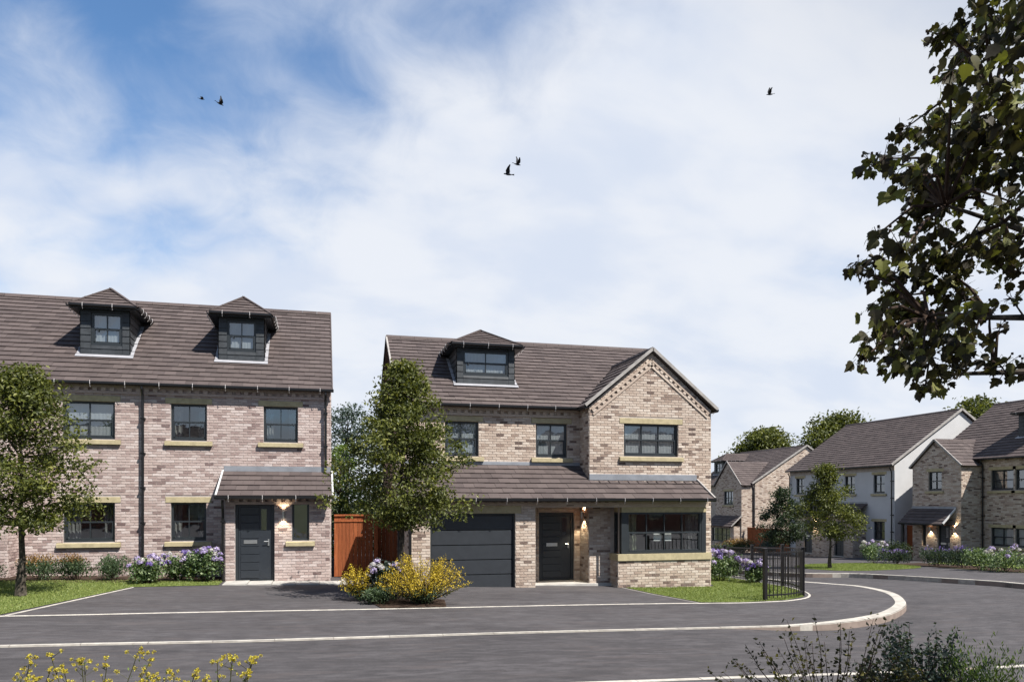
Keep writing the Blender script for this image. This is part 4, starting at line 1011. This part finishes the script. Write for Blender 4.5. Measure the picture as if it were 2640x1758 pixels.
tree('background_tree', 'round green tree rising behind the roof of the distant brick house', (54.1, 84.3, -2.2), 4.5, 12.8, 4.0, M['leaf'], 190, 170, .40, .3, ROUND, 31, BGT, .75)
tree('background_tree', 'green tree rising behind the left end of the white house roof', (53.2, 68.9, -2.2), 4.5, 12.9, 4.3, M['leaf'], 200, 170, .36, .3, ROUND, 35, BGT, .75)
tree('background_tree', 'green tree rising between the white house gable and the right house roof', (52.2, 50.7, -1.8), 4.5, 11.9, 3.7, M['leaf'], 180, 150, .32, .28, ROUND, 38, BGT, .6)
tree('background_tree', 'bluish grey-green tree behind the wooden gate, beside the left house wall', (1.25, 36.8, -.1), .3, 6.6, 2.2, M['leaf_blue'], 150, 60, .16, .16, ROUND, 41, BGT, .35)
tree('background_tree', 'dark tree filling the gap behind the tallest young tree', (3.1, 33.5, -.1), .3, 6.4, 2.1, M['leaf_dark'], 150, 60, .15, .16, ROUND, 43, BGT, .35)
tree('background_tree', 'bright green bushy tree close behind the gate boards', (.75, 29.8, -.1), .2, 4.3, 1.05, M['leaf_bright'], 90, 55, .11, .10, ROUND, 47, BGT, .22)

# overhanging broad-leaved tree on the camera side of the road, at the right
CL = [(4.14, 3.96, 5.32, 0.199), (4.72, 4.32, 5.56, 0.247), (4.08, 4.2, 5.3, 0.11), (4.29, 4.53, 5.54, 0.05), (4.56, 4.5, 5.41, 0.197), (4.02, 3.71, 4.74, 0.235), (3.65, 3.72, 4.74, 0.104), (4.78, 4.79, 5.23, 0.179), (4.22, 3.98, 4.61, 0.226), (4.33, 3.91, 4.57, 0.199), (4.78, 5.05, 5.16, 0.202), (4.28, 4.31, 4.65, 0.214), (4.39, 4.89, 5.06, 0.09), (3.79, 4.45, 4.55, 0.121), (3.88, 4.69, 4.64, 0.079), (3.58, 3.96, 4.21, 0.17), (4.38, 4.56, 4.55, 0.226), (4.94, 4.8, 4.77, 0.241), (4.69, 4.3, 4.5, 0.218), (4.41, 4.73, 4.48, 0.16), (4.54, 4.58, 4.4, 0.171), (4.06, 3.7, 3.99, 0.141), (4.37, 4.77, 4.3, 0.122), (4.27, 4.51, 4.1, 0.153), (3.54, 4.22, 3.92, 0.089), (3.39, 3.82, 3.67, 0.128), (4.59, 4.89, 4.01, 0.226), (3.71, 4.46, 3.8, 0.121), (3.88, 4.82, 3.92, 0.063), (4.31, 4.98, 3.92, 0.151), (4.62, 4.62, 4.05, 0.173), (5.14, 4.84, 4.23, 0.198), (4.56, 4.12, 3.88, 0.158), (4.68, 4.75, 3.89, 0.178), (4.65, 4.18, 3.75, 0.106), (4.5, 5.02, 3.8, 0.214), (4.7, 4.88, 3.69, 0.226), (3.35, 3.94, 3.35, 0.107), (3.91, 3.86, 3.34, 0.109), (3.46, 4.1, 3.22, 0.124), (4.54, 5.06, 3.51, 0.232), (4.13, 4.3, 3.29, 0.213), (4.57, 4.5, 3.28, 0.154), (3.46, 4.24, 3.11, 0.076), (3.78, 4.5, 3.24, 0.095), (3.74, 4.31, 3.11, 0.118), (3.9, 4.22, 3.08, 0.142), (4.38, 4.48, 3.14, 0.125), (4.2, 4.52, 3.01, 0.078), (5.08, 4.82, 3.67, 0.067), (4.87, 4.51, 3.16, 0.114), (5.35, 4.8, 3.22, 0.092), (5.1, 4.74, 3.52, 0.066), (5.38, 4.9, 3.8, 0.069), (4.46, 4.6, 3.05, 0.071)]
SH = [(5.1, 1.87, 6.76), (5.59, 2.1, 8.15), (5.27, 3.36, 5.61), (5.3, 1.14, 8.09), (6.13, 2.54, 7.37), (5.33, 3.06, 6.31), (5.26, 1.3, 6.36), (5.77, 2.62, 8.48), (5.49, 2.84, 8.0), (5.16, 3.37, 7.08), (5.25, 1.55, 8.72), (4.4, 1.9, 5.89), (6.11, 2.74, 8.08), (5.26, 2.62, 5.72), (6.47, 3.15, 6.6), (5.38, 2.31, 6.11), (4.44, 3.22, 4.3)]  # unseen leaf clumps added on the sun side to shade the visible foliage
big = thing('overhanging_tree', 'large dark broad-leaved tree leaning in over the right edge of the view', 'tree', (7.0, 3.3, g(7.0, 3.3)))
BO = V((7.0, 3.3, g(7.0, 3.3)))
random.seed(77)
LP = [(0, 0), (.20, .05), (.42, .18), (.50, .38), (.40, .50), (.44, .66), (.24, .72), (.12, .92), (0, 1.08)]
def big_leaf_mesh(k):
    mb = MB(); bend = .10 + .05 * (k % 3); cup = .12 + .04 * (k % 2); sx = .85 + .05 * (k % 4); lobes = 1 - .25 * (k % 2)
    pts = [(x * sx * (lobes if i in (4, 6) else 1), y) for i, (x, y) in enumerate(LP)]
    mid = [V((0, y, -bend * y * y)) for x, y in pts]; R = [V((x, y, cup * x - bend * y * y)) for x, y in pts]; L = [V((-x, y + .02 * sin(k + i), cup * x - bend * y * y)) for i, (x, y) in enumerate(pts)]
    n = len(pts); mb.v = [tuple(p) for p in mid + R + L]; mb.r = [(k + .5) / 8] * (3 * n)
    for i in range(n - 1):
        mb.f.append((i, n + i, n + i + 1, i + 1)); mb.f.append((i, i + 1, 2 * n + i + 1, 2 * n + i)); mb.m += [0, 0]
    mb.tube([(0, 0, 0), (0, -.35, .03)], .018, 3, (k + .5) / 8)
    return mb
LM = [big_leaf_mesh(k) for k in range(8)]; LMM = [mb.mesh('leaf', M['leaf_lime']) for mb in LM]
def leaf_matrix(p, s, droop):
    tip = (V((random.uniform(-1, 1), random.uniform(-1, 1), random.uniform(-1.3, .25))) + V((-.35, .25, -droop))).normalized()
    n = (rnd_dir() * .8 + V((0, 0, .9))).normalized(); x = tip.cross(n).normalized(); n = x.cross(tip).normalized()
    m = Matrix((x, tip, n)).transposed().to_4x4(); return Matrix.Translation(p) @ m @ Matrix.Scale(s, 4)
LV = []
for (x, y, z, r) in CL:
    n = max(7, int(84 * (r / .20) ** 2 * (.9 if r > .105 else .8)))
    for k in range(n):
        q = rnd_dir() * (r * random.random() ** .42); q.z *= .85; p = V((x, y, z)) + q + CF * random.uniform(-.12, .12)
        LV.append((leaf_matrix(p, random.uniform(.045, .100), .35), True, (p - CAMW).dot(CF)))
for (x, y, z) in SH:
    for k in range(34): LV.append((leaf_matrix(V((x, y, z)) + rnd_dir() * .55 * random.random() ** .4, random.uniform(.11, .16), .3), False, 99))
FILL = []
while len(FILL) < 75:      # the rest of the crown, round the upper trunk and behind it
    a = random.uniform(0, 2 * pi); h = random.random(); R = 2.1 * lget(ROUND, h) * sqrt(random.uniform(.1, 1)); c = BO + V((.35 + cos(a) * R, -.5 + sin(a) * R, 2.7 + 4.3 * h)); q = c - CAMW
    if q.dot(CF) > .9 and (q.dot(CR) - .55) / q.dot(CF) < .69: continue
    if q.length < 2.6: continue
    FILL.append(c)
for c in FILL:
    for k in range(55): LV.append((leaf_matrix(c + rnd_dir() * .48 * random.random() ** .4, random.uniform(.06, .12), .3), False, 99))
vis = sorted([i for i, l in enumerate(LV) if l[1]], key=lambda i: LV[i][2] - LV[i][0].to_scale().x * 12)[:300]; visset = set(vis)
mb = MB()
for i, (m, a, d) in enumerate(LV):
    k = random.randrange(8)
    if i in visset:
        o = bpy.data.objects.new('leaf', LMM[k]); sc.collection.objects.link(o); o.parent = big; o.matrix_local = Matrix.Translation(-BO) @ m
    else:
        b = len(mb.v); src = LM[k]; mm = Matrix.Translation(-BO) @ m; mb.v.extend([tuple(mm @ V(v)) for v in src.v]); rr = random.random() ** 1.5; mb.r.extend([rr] * len(src.v)); mb.f.extend([tuple(b + q for q in f) for f in src.f]); mb.m.extend([0] * len(src.f))
link('foliage', mb.mesh('foliage', M['leaf_lime']), big, kind='stuff')
mb = MB(); tb = [V((0, 0, -.2)), V((.05, 0, .9)), V((-.05, .05, 2.2)), V((-.2, .1, 3.6)), V((-.3, .1, 5.4)), V((-.5, .2, 7.6))]; mb.tube(tb, [.34, .24, .21, .18, .13, .05], 12); link('trunk', mb.mesh('trunk', M['bark']), big)
LK = .8
limbs = [((-.1, .05, 3.4), (-1.2, .8, 4.2), (-2.3, 1.3, 4.7), (-3.4, 1.6, 4.7)), ((-.2, .1, 3.4), (-1.4, .7, 4.6), (-2.5, 1.1, 5.3), (-3.5, 1.3, 5.6)), ((-.1, 0, 3.5), (-1.0, 1.1, 4.15), (-1.9, 1.7, 4.3), (-3.0, 1.9, 4.25)), ((-.25, .1, 4.4), (-1.2, .9, 5.6), (-2.2, 1.3, 6.3), (-3.1, 1.2, 6.5)), ((-.3, .1, 5.0), (-1.2, -.8, 6.6), (-2.2, -2.0, 7.8), (-3.0, -2.8, 8.2)), ((-.2, .1, 3.9), (.3, -1.2, 5.6), (0, -2.6, 7.0), (-.6, -3.4, 7.8))]
limbs = [[tuple(c * LK for c in p) for p in L] for L in limbs]
for L in limbs:
    mb = MB(); mb.tube(L, [.085, .05, .028, .010], 8); link('branch', mb.mesh('branch', M['bark']), big)
mb = MB()
LPt = [V(p) for L in limbs for p in (L[1], V(L[1]).lerp(V(L[2]), .5), L[2], V(L[2]).lerp(V(L[3]), .5), L[3])]
for (x, y, z, r) in CL + [(a, b, c, .3) for a, b, c in SH[::2]] + [(c.x, c.y, c.z, .4) for c in FILL]:
    c = V((x, y, z)) - BO; b = min(LPt, key=lambda q: (q - c).length); md = b.lerp(c, .5) + V((0, 0, .08)) + gauss3(.03)
    mb.tube([b, md, c], [.016, .010, .005], 5, cap=False)
    for k in range(4): mb.tube([c, c + rnd_dir() * r * .8], [.005, .002], 4, cap=False)
    if r < .13:
        for k in range(5):       # little fruit stalks at the twig ends
            e = c + rnd_dir() * r * 1.1 + V((0, 0, .02)); mb.tube([c, e], .0025, 3, cap=False); mb.tube([e, e + V((0, 0, -.016))], .009, 5)
link('twigs', mb.mesh('twigs', M['twig']), big, kind='stuff')

def bush(name, label, cat, loc, rx, ry, h, mats, n=2600, lsize=.05, seed=1, group=None, up=.5, asp=.5, split=.62, stems=True, spiky=0.0):
    """dome of leaves; mats = (low, high) materials"""
    random.seed(seed); t = thing(name, label, cat, loc, 0, group); mb = MB()
    lob = [(random.uniform(0, 2 * pi), random.uniform(.1, .75), random.uniform(.55, 1.0)) for k in range(11)]
    for k in range(n):
        a, rr, hh = random.choice(lob); c = V((cos(a) * rr * rx, sin(a) * rr * ry, h * hh * .62)); q = rnd_dir() * random.random() ** .4
        p = c + V((q.x * rx * .42, q.y * ry * .42, q.z * h * .38)); p.z = max(.02, p.z)
        hi = p.z > h * split + random.uniform(-.12, .12) * h
        leaf(mb, p, lsize, up, None, asp, (V((p.x, p.y, 0)) * .6 + V((0, 0, 1.0)) + rnd_dir() * .6) if spiky else None, 1 if hi and len(mats) > 1 else 0)
    link('foliage', mb.mesh('foliage', [M[m] for m in mats]), t, kind='stuff')
    mb = MB()
    for k in range(12):
        a, rr, hh = random.choice(lob); mb.tube([(cos(a) * .08 * rx, sin(a) * .08 * ry, -.03), (cos(a) * rr * rx * .6, sin(a) * rr * ry * .6, h * .3), (cos(a) * rr * rx, sin(a) * rr * ry, h * hh * .7)], [.012, .009, .004], 4, cap=False)
    link('stems', mb.mesh('stems', M['twig']), t, kind='stuff'); return t, lob
def flower_ball(r, mat, seed, npet=70):
    random.seed(seed); mb = MB()
    for k in range(npet):
        d = rnd_dir(); d.z = abs(d.z) * .9 - .15; d.normalize(); p = d * r * random.uniform(.8, 1.0)
        u = d.cross(V((.3, .5, .8))).normalized(); w_ = d.cross(u); an = random.random() * 6.3; u, w_ = u * cos(an) + w_ * sin(an), w_ * cos(an) - u * sin(an); s = r * .26
        mb.add([p - u * s, p - w_ * s + d * s * .3, p + u * s, p + w_ * s + d * s * .3], [(0, 1, 2, 3)], random.random())
    return mb.mesh('flower_head', M[mat])
def hydrangea(label, loc, rx, ry, h, seed, mats=('lilac', 'lilac', 'violet', 'white_petal'), nh=17, r=.085, group='flowering hydrangeas', leafm='leaf_hyd', n=1700):
    t, lob = bush('hydrangea', label, 'shrub', loc, rx, ry, h, (leafm,), n, .075, seed, group, asp=.7)
    balls = [flower_ball(r * f, m, seed + i, 60) for i, (m, f) in enumerate(zip(mats, (1.1, .9, 1.0, .85)))]
    random.seed(seed + 5)
    for k in range(nh):
        a = random.uniform(0, 2 * pi); e = random.uniform(.05, 1.0) ** .6; q = V((cos(a) * rx * .9 * sqrt(1 - e * e * .8), sin(a) * ry * .9 * sqrt(1 - e * e * .8), h * (.48 + .5 * e) + random.uniform(-.03, .05)))
        o = link('flower_head', random.choice(balls), t); o.location = q; o.rotation_euler = (random.uniform(-.4, .4), random.uniform(-.4, .4), a)
    return t
gz = lambda x, y: (x, y, g(x, y) + .01)
hydrangea('lilac hydrangea nearest the drive corner, leftmost of three by the porch', gz(-4.25, 20.75), .50, .42, .66, 101)
hydrangea('middle of three lilac hydrangeas, under the small ground-floor window', gz(-3.62, 21.35), .50, .40, .74, 108)
hydrangea('tall-headed lilac hydrangea beside the porch downpipe', gz(-2.92, 21.3), .50, .40, .90, 115)
hydrangea('lilac hydrangea on the right lawn beside the railing, nearest the bay window', gz(12.75, 22.4), .80, .7, 1.0, 122, ('lilac', 'lilac', 'violet', 'lilac'), 26, .10, n=2600)
hydrangea('violet hydrangea behind the railing corner, right of the lilac one', gz(13.25, 21.2), .42, .42, .72, 129, ('violet', 'violet', 'lilac', 'white_petal'), 18, .11)
hydrangea('pale mauve-flowered bush between the small and the large golden shrub', gz(1.40, 17.2), .40, .34, .95, 136, ('lilac', 'white_petal', 'lilac', 'white_petal'), 18, .085, leafm='leaf_grey')
hydrangea('pale lilac hydrangea by the white house corner across the street', gz(26.2, 31.4), .75, .7, 1.1, 143, ('white_petal', 'lilac', 'lilac', 'white_petal'), 14, .10)
hydrangea('pale lilac hydrangea at the far right edge, before the brown house', gz(24.85, 22.9), .8, .8, .95, 150, ('lilac', 'white_petal', 'lilac', 'white_petal'), 15, .095)
HB = 'low hedge bushes under the left window'
bush('hedge_bush', 'green bush with rust-orange tips behind the left tree trunk', 'shrub', gz(-6.85, 21.3), .55, .45, .74, ('leaf_shrub', 'leaf_rust'), 2300, .055, 201, HB, split=.6, spiky=1)
bush('hedge_bush', 'rust-tipped bush under the wide ground-floor window', 'shrub', gz(-6.0, 21.4), .55, .45, .70, ('leaf_shrub', 'leaf_rust'), 2300, .055, 205, HB, split=.72, spiky=1)
bush('hedge_bush', 'plain green bush between the rust-tipped one and the downpipe', 'shrub', gz(-5.15, 21.4), .52, .42, .70, ('leaf_shrub',), 2300, .055, 209, HB, spiky=1)
bush('hedge_bush', 'green bush at the far left edge under the gabled bay', 'shrub', gz(-7.8, 21.2), .5, .4, .6, ('leaf_shrub', 'leaf_rust'), 1800, .055, 213, HB, split=.7, spiky=1)
def arch_shrub(label, loc, rad, h, seed, mats=('leaf_shrub', 'gold'), nst=70, per=46, name='golden_shrub', lsize=.038, group=None, low=.30, elev=1.1):
    random.seed(seed); t = thing(name, label, 'shrub', loc, 0, group); mb = MB(); ms = MB()
    for k in range(nst):
        a = random.uniform(0, 2 * pi); e = random.random(); R = rad * (.35 + .65 * e); top = h * (1.0 - .55 * e ** 1.6) * random.uniform(.8, 1.08)
        pts = [V((cos(a) * R * s_ ** .9 + .02 * sin(s_ * 9 + k), sin(a) * R * s_ ** .9, top * (1 - (1 - s_) ** elev) )) for s_ in (0, .25, .5, .75, 1.0)]
        ms.tube(pts, [.007, .006, .005, .004, .002], 4, cap=False)
        for j in range(per):
            s_ = random.uniform(.12, 1.03) * 4; i = min(3, int(s_)); p = pts[i].lerp(pts[i + 1], s_ - i) + gauss3(.022)
            fl = p.z > h * low * random.uniform(.5, 1.5)
            leaf(mb, p, lsize, .4, None, .55, None, 1 if fl else 0)
    link('flowers', mb.mesh('flowers', [M[m] for m in mats]), t, kind='stuff'); link('stems', ms.mesh('stems', M['twig']), t, kind='stuff'); return t
arch_shrub('large golden-flowered spreading shrub at the kerb before the garage', gz(2.22, 16.75), 1.06, 1.05, 301, nst=190, per=60)
arch_shrub('smaller golden shrub left of the mauve-flowered bush', gz(.88, 17.3), .50, .78, 305, nst=90)
bush('garden_shrub', 'low dark green ground shrub at the left foot of the golden shrub', 'shrub', gz(1.25, 16.75), .42, .35, .42, ('leaf_shrub',), 1500, .05, 311, asp=.6)
# across the street
bush('lavender_bush', 'dark violet lavender bush beside the canopy post', 'shrub', gz(26.7, 30.6), .7, .7, .7, ('leaf_grey', 'violet'), 1500, .09, 321, 'lavender bushes in shade', split=.78, spiky=1)
bush('lavender_bush', 'dark violet lavender bush before the lit entrance door', 'shrub', gz(26.0, 27.4), .9, .9, .95, ('leaf_grey', 'violet'), 1800, .09, 325, 'lavender bushes in shade', split=.78, spiky=1)
bush('lavender_bush', 'dark violet lavender bush left of the light green shrub at right', 'shrub', gz(26.0, 25.9), .8, .8, .95, ('leaf_grey', 'violet'), 1800, .09, 329, 'lavender bushes in shade', split=.78, spiky=1)
bush('garden_shrub', 'light green shrub left of the pale hydrangea at the right edge', 'shrub', gz(25.1, 24.2), .75, .7, .95, ('leaf_hyd',), 1800, .09, 333, asp=.6)
bush('garden_shrub', 'dark round shrub at the foot of the white house side wall', 'shrub', gz(27.6, 31.6), .9, .9, 1.2, ('leaf_dark',), 1600, .10, 337)
bush('garden_shrub', 'rust and green low hedge before the distant brick house window', 'shrub', gz(29.0, 49.5), 2.2, .9, 1.2, ('leaf_shrub', 'leaf_rust'), 2600, .14, 341, split=.6)
bush('garden_shrub', 'blue-grey shrub against the distant house beside the brown fence', 'shrub', gz(30.0, 46.5), 1.0, 1.3, 1.1, ('leaf_blue',), 1600, .12, 345)
# camera side, bottom edge of the view
arch_shrub('sparse twiggy olive-leaved shrub at the bottom right', gz(4.62, 6.1), 1.2, 1.20, 401, ('leaf_olive', 'leaf_olive'), 60, 34, 'twiggy_shrub', .05, elev=1.0)
arch_shrub('dense blue-grey small-leaved shrub, tallest at the bottom right', gz(5.75, 6.2), .70, 1.10, 405, ('leaf_grey', 'leaf_grey'), 110, 60, 'grey_leaved_shrub', .05, elev=1.25)
arch_shrub('low dark shrub between the twiggy one and the grey-leaved one', gz(5.1, 5.9), .55, .85, 409, ('leaf_dark', 'leaf_olive'), 60, 50, 'low_shrub', .05, elev=1.2)
bush('light_green_bush', 'light green feathery bush at the bottom right corner', 'shrub', gz(5.75, 5.42), .38, .36, 1.32, ('leaf_bright',), 3000, .045, 413, asp=.25, spiky=1)
def head_mesh(seed):
    random.seed(seed); mb = MB()
    for k in range(46): leaf(mb, rnd_dir() * .019 * random.random() ** .3, .016, .4, None, .7)
    return mb.mesh('flower_head', M['gold2'])
HM = [head_mesh(500 + k) for k in range(5)]
def yellow_plant(label, loc, heads, seed):
    random.seed(seed); t = thing('yellow_flowering_plant', label, 'plant', loc, 0, 'yellow-flowered stems along the bottom edge'); ms = MB(); ml = MB()
    for (x, y, z) in heads:
        q = V((x, y, z)); b = V((x * .12, y * .12, -.02)); m = b.lerp(q, .5) + V((x * .12, y * .12, .05)); ms.tube([b, m, q], [.006, .005, .003], 5, cap=False)
        for s_ in range(4):
            o = link('flower_head', random.choice(HM), t); o.location = q + gauss3(.028); o.rotation_euler = (random.random() * 3, random.random() * 3, 0); o.scale = [random.uniform(.55, 1.1)] * 3
        for s_ in range(12):
            c = (b.lerp(m, random.random()) if s_ < 6 else m.lerp(q, random.random())) + gauss3(.02); leaf(ml, c, .045, .4, None, .35)
        for s_ in range(3):
            c = m.lerp(q, random.uniform(.3, .9)); e = c + V((random.uniform(-.1, .1), random.uniform(-.06, .06), random.uniform(.02, .1))); ms.tube([c, e], [.003, .002], 4, cap=False)
            o = link('flower_head', random.choice(HM), t); o.location = e; o.scale = [random.uniform(.5, .9)] * 3
    link('stems', ms.mesh('stems', M['leaf_olive']), t, kind='stuff'); link('leaves', ml.mesh('leaves', M['leaf_bright']), t, kind='stuff')
def heads(n, spread, z0, z1, seed):
    random.seed(seed); return [(random.uniform(-spread, spread), random.uniform(-.25, .25), random.uniform(z0, z1)) for k in range(n)]
yellow_plant('yellow-flowered stems at the left corner of the view', gz(-2.62, 7.4), heads(14, .50, .44, .80, 1), 601)
yellow_plant('tallest yellow-flowered plant, its top stem crossing the kerb line', gz(-1.95, 7.35), heads(13, .45, .46, .92, 2), 605)
yellow_plant('low yellow-flowered stems right of the tallest plant', gz(-1.30, 7.3), heads(7, .30, .46, .68, 3), 609)
yellow_plant('rightmost yellow-flowered plant at the bottom edge', gz(-.85, 7.2), heads(11, .30, .46, .82, 4), 613)

# grass blades
def blades(name, poly, n, h, seed, label=None):
    random.seed(seed); xs = [p[0] for p in poly]; ys = [p[1] for p in poly]; mb = MB(); k = 0
    def inside(x, y):
        c = False; j = len(poly) - 1
        for i in range(len(poly)):
            if (poly[i][1] > y) != (poly[j][1] > y) and x < (poly[j][0] - poly[i][0]) * (y - poly[i][1]) / (poly[j][1] - poly[i][1]) + poly[i][0]: c = not c
            j = i
        return c
    while k < n:
        x = random.uniform(max(min(xs), -9.5), max(xs)); y = random.uniform(min(ys), max(ys))
        if not inside(x, y): continue
        k += 1; z = g(x, y) + .012; a = random.random() * 6.3; hh = h * random.uniform(.5, 1.3); w_ = .007; dx, dy = cos(a) * w_, sin(a) * w_
        mb.add([(x - dx, y - dy, z), (x + dx, y + dy, z), (x + random.gauss(0, .014), y + random.gauss(0, .014), z + hh)], [(0, 1, 2)], random.random())
    o = link(name, mb.mesh(name, M['blade']), kind='stuff'); o['label'] = label; o['category'] = 'grass'
blades('grass', [(-9.5, 15.1), (-5.6, 15.45), (-4.45, 19.95), (-2.5, 20.5), (-2.5, 21.6), (-9.5, 21.2)], 42000, .032, 1, 'short mown grass of the left front lawn')
blades('grass', LAWN_R, 42000, .034, 2, 'short mown grass of the lawn beside the bay window')
blades('grass', LAWN_F, 14000, .05, 3, 'lens of mown grass across the side street')

# ------------------------------------------------------------------ railing round the right lawn
rail = thing('railing', 'black steel railing curving round the corner of the right lawn', 'railing', (10.75, 16.72, g(10.75, 16.72)))
RO = V((10.75, 16.72, g(10.75, 16.72)))
RP = smooth([(10.75, 16.72), (11.35, 16.78), (11.95, 17.05), (12.35, 17.45), (12.75, 18.2), (13.05, 19.3), (13.4, 21), (13.85, 23.5), (14.4, 27), (14.8, 29.5)], 14)
cum = [0]
for i in range(1, len(RP)): cum.append(cum[-1] + sqrt((RP[i][0] - RP[i - 1][0]) ** 2 + (RP[i][1] - RP[i - 1][1]) ** 2))
def rp(s_):
    for i in range(1, len(cum)):
        if cum[i] >= s_ or i == len(cum) - 1:
            t = (s_ - cum[i - 1]) / (cum[i] - cum[i - 1]); x = RP[i - 1][0] + (RP[i][0] - RP[i - 1][0]) * t; y = RP[i - 1][1] + (RP[i][1] - RP[i - 1][1]) * t
            return V((x, y, g(x, y)))
rh = lambda s_: 1.26 - .16 * min(1, s_ / 9)
posts = [0, 1.72, 4.0, 6.4, 8.9, 11.4]; me = None
for s_ in posts:
    p = rp(s_) - RO; h = rh(s_) + .03; mb = MB(); w_ = .042; mb.box(-w_, w_, -w_, w_, -.2, h); mb.box(-w_ - .008, w_ + .008, -w_ - .008, w_ + .008, h + .001, h + .018)
    if me is None: me = mb.mesh('railing_post', M['railing'])
    o = link('railing_post', mb.mesh('railing_post', M['railing']), rail); o.location = p; q = rp(s_ + .05) - rp(max(0, s_ - .05)); o.rotation_euler = (0, 0, atan2(q.y, q.x))
mb = MB(); mb.tube([(0, 0, .05), (0, 0, 1)], .0105, 6); bm_ = mb.mesh('railing_bar', M['railing'])
for a, b in zip(posts[:-1], posts[1:]):
    n = round((b - a) / .125)
    for k in range(1, n):
        s_ = a + (b - a) * k / n; o = link('railing_bar', bm_, rail); o.location = rp(s_) - RO; o.scale = (1, 1, rh(s_) - .02)
    for hz in (.12, -.09):
        mb = MB(); pts = [rp(a + (b - a) * k / 12) - RO for k in range(13)]
        for i in range(12):
            z0 = (hz if hz > 0 else rh(a) + hz)
            d = (pts[i + 1] - pts[i]).normalized(); sd = V((-d.y, d.x, 0)).normalized() * .008; up = V((0, 0, .036))
            A_, B_ = pts[i] + V((0, 0, z0)), pts[i + 1] + V((0, 0, z0)); mb.prism([A_ - sd, A_ + sd, A_ + sd + up, A_ - sd + up], B_ - A_)
        link('rail', mb.mesh('rail', M['railing']), rail)

# ------------------------------------------------------------------ timber fences
def board_fence(name, label, cat, x0, x1, y, z0, z1, mat='cedar', rz=0, loc=None, bw=.115):
    L = loc or (x0, y, z0); t = thing(name, label, cat, L, rz); random.seed(int(x0 * 100)); n = round((x1 - x0) / bw); w_ = (x1 - x0) / n
    for k in range(n):
        mb = MB(); j = random.uniform(-.003, .003); mb.box(k * w_ + .004, (k + 1) * w_ - .004, -.02 + j, .0 + j, .04, z1 - z0 + random.uniform(-.004, .004), random.random()); link('fence_board', mb.mesh('fence_board', M[mat]), t)
    for z in (.25, (z1 - z0) * .93): 
        mb = MB(); mb.box(0, x1 - x0, .003, .045, z, z + .08, .2); link('fence_rail', mb.mesh('fence_rail', M[mat]), t)
    for z, d in ((z1 - z0 - .16, .045), (z1 - z0 + .006, .06)):
        mb = MB(); mb.box(0, x1 - x0, -d, .02 if z > z1 - z0 else -.024, z, z + .05, .1); link('top_rail', mb.mesh('top_rail', M[mat]), t)
    return t
board_fence('timber_gate', 'orange-brown boarded gate between the two front houses', 'gate', .40, 1.52, 22.75, -.08, 1.72)
t = thing('fence_post', 'square orange-brown timber post at the right side of the gate', 'post', (1.60, 22.72, -.1)); mb = MB(); mb.box(-.055, .055, -.055, .055, -.2, 1.72); mb.prism([(-.065, -.065, 1.722), (.065, -.065, 1.722), (.065, .065, 1.722), (-.065, .065, 1.722)], (0, 0, .03)); link('post', mb.mesh('post', M['cedar']), t)
board_fence('timber_fence', 'dark orange-brown board fence in shade right of the gate post', 'fence', 1.68, 2.26, 23.1, -.1, 1.72)
board_fence('timber_fence', 'distant brown board fence between the white house and the brick house', 'fence', 0, 5.9, 0, 0, 1.8, rz=-pi / 2, loc=(31.6, 51.5, -1.7), bw=.14)
board_fence('timber_gate', 'brown gate beside the canopy post of the right house', 'gate', 0, 1.4, 0, 0, 1.85, rz=-pi / 2, loc=(32.0, 35.75, -1.1), bw=.13)

# ------------------------------------------------------------------ birds
def bird(label, loc, heading, pitch, roll, wl, wr, s=1.0, group='small dark birds in flight'):
    t = thing('bird', label, 'bird', loc, heading, group); t.rotation_euler = (roll, pitch, heading)
    mb = MB(); prof = [(-.20, .010), (-.12, .035), (-.02, .055), (.07, .050), (.13, .028), (.17, .033), (.20, .020), (.225, .004)]
    mb.tube([(x * s, 0, .01 * sin(x * 9) * s) for x, r in prof], [r * s for x, r in prof], 8); mb.prism([(-.17 * s, -.02 * s, 0), (-.17 * s, .02 * s, 0), (-.31 * s, .055 * s, 0), (-.31 * s, -.055 * s, 0)], (0, 0, .008 * s)); link('body', mb.mesh('body', M['bird']), t)
    for sg, an in ((1, wl), (-1, wr)):
        mb = MB(); c, q = cos(radians(an)), sin(radians(an)); P = lambda x, l, k=1.0: (x * s, sg * l * c * s, (l * q - .10 * (k - 1) * l) * s + .02 * s)
        top = [P(.10, .03), P(.13, .16), P(.06, .32), P(-.05, .48), P(-.09, .44), P(-.06, .30), P(-.08, .15), P(-.06, .03)]
        mb.prism(top, (0, 0, -.008 * s)); link('wing', mb.mesh('wing', M['bird']), t)
bird('tiny faint bird, leftmost of all in the upper left sky', (-4.55, 32.11, 18.09), .3, 0, .2, 35, 8, .48)
bird('dark bird with raised wings, right one of the upper left pair', (-3.34, 27.67, 15.81), .5, .25, .3, 72, 20, .58)
bird('lower bird of the pair above the middle house, wings swept', (5.78, 23.29, 12.52), 2.9, -.1, .3, 30, 58, .64)
bird('upper bird of the pair above the middle house, one wing raised', (6.82, 26.13, 14.17), .2, .1, .25, 66, 40, .62)
bird('single bird in the right part of the sky, wing raised', (16.14, 24.79, 17.2), 2.8, .1, -.25, 40, 66, .58)
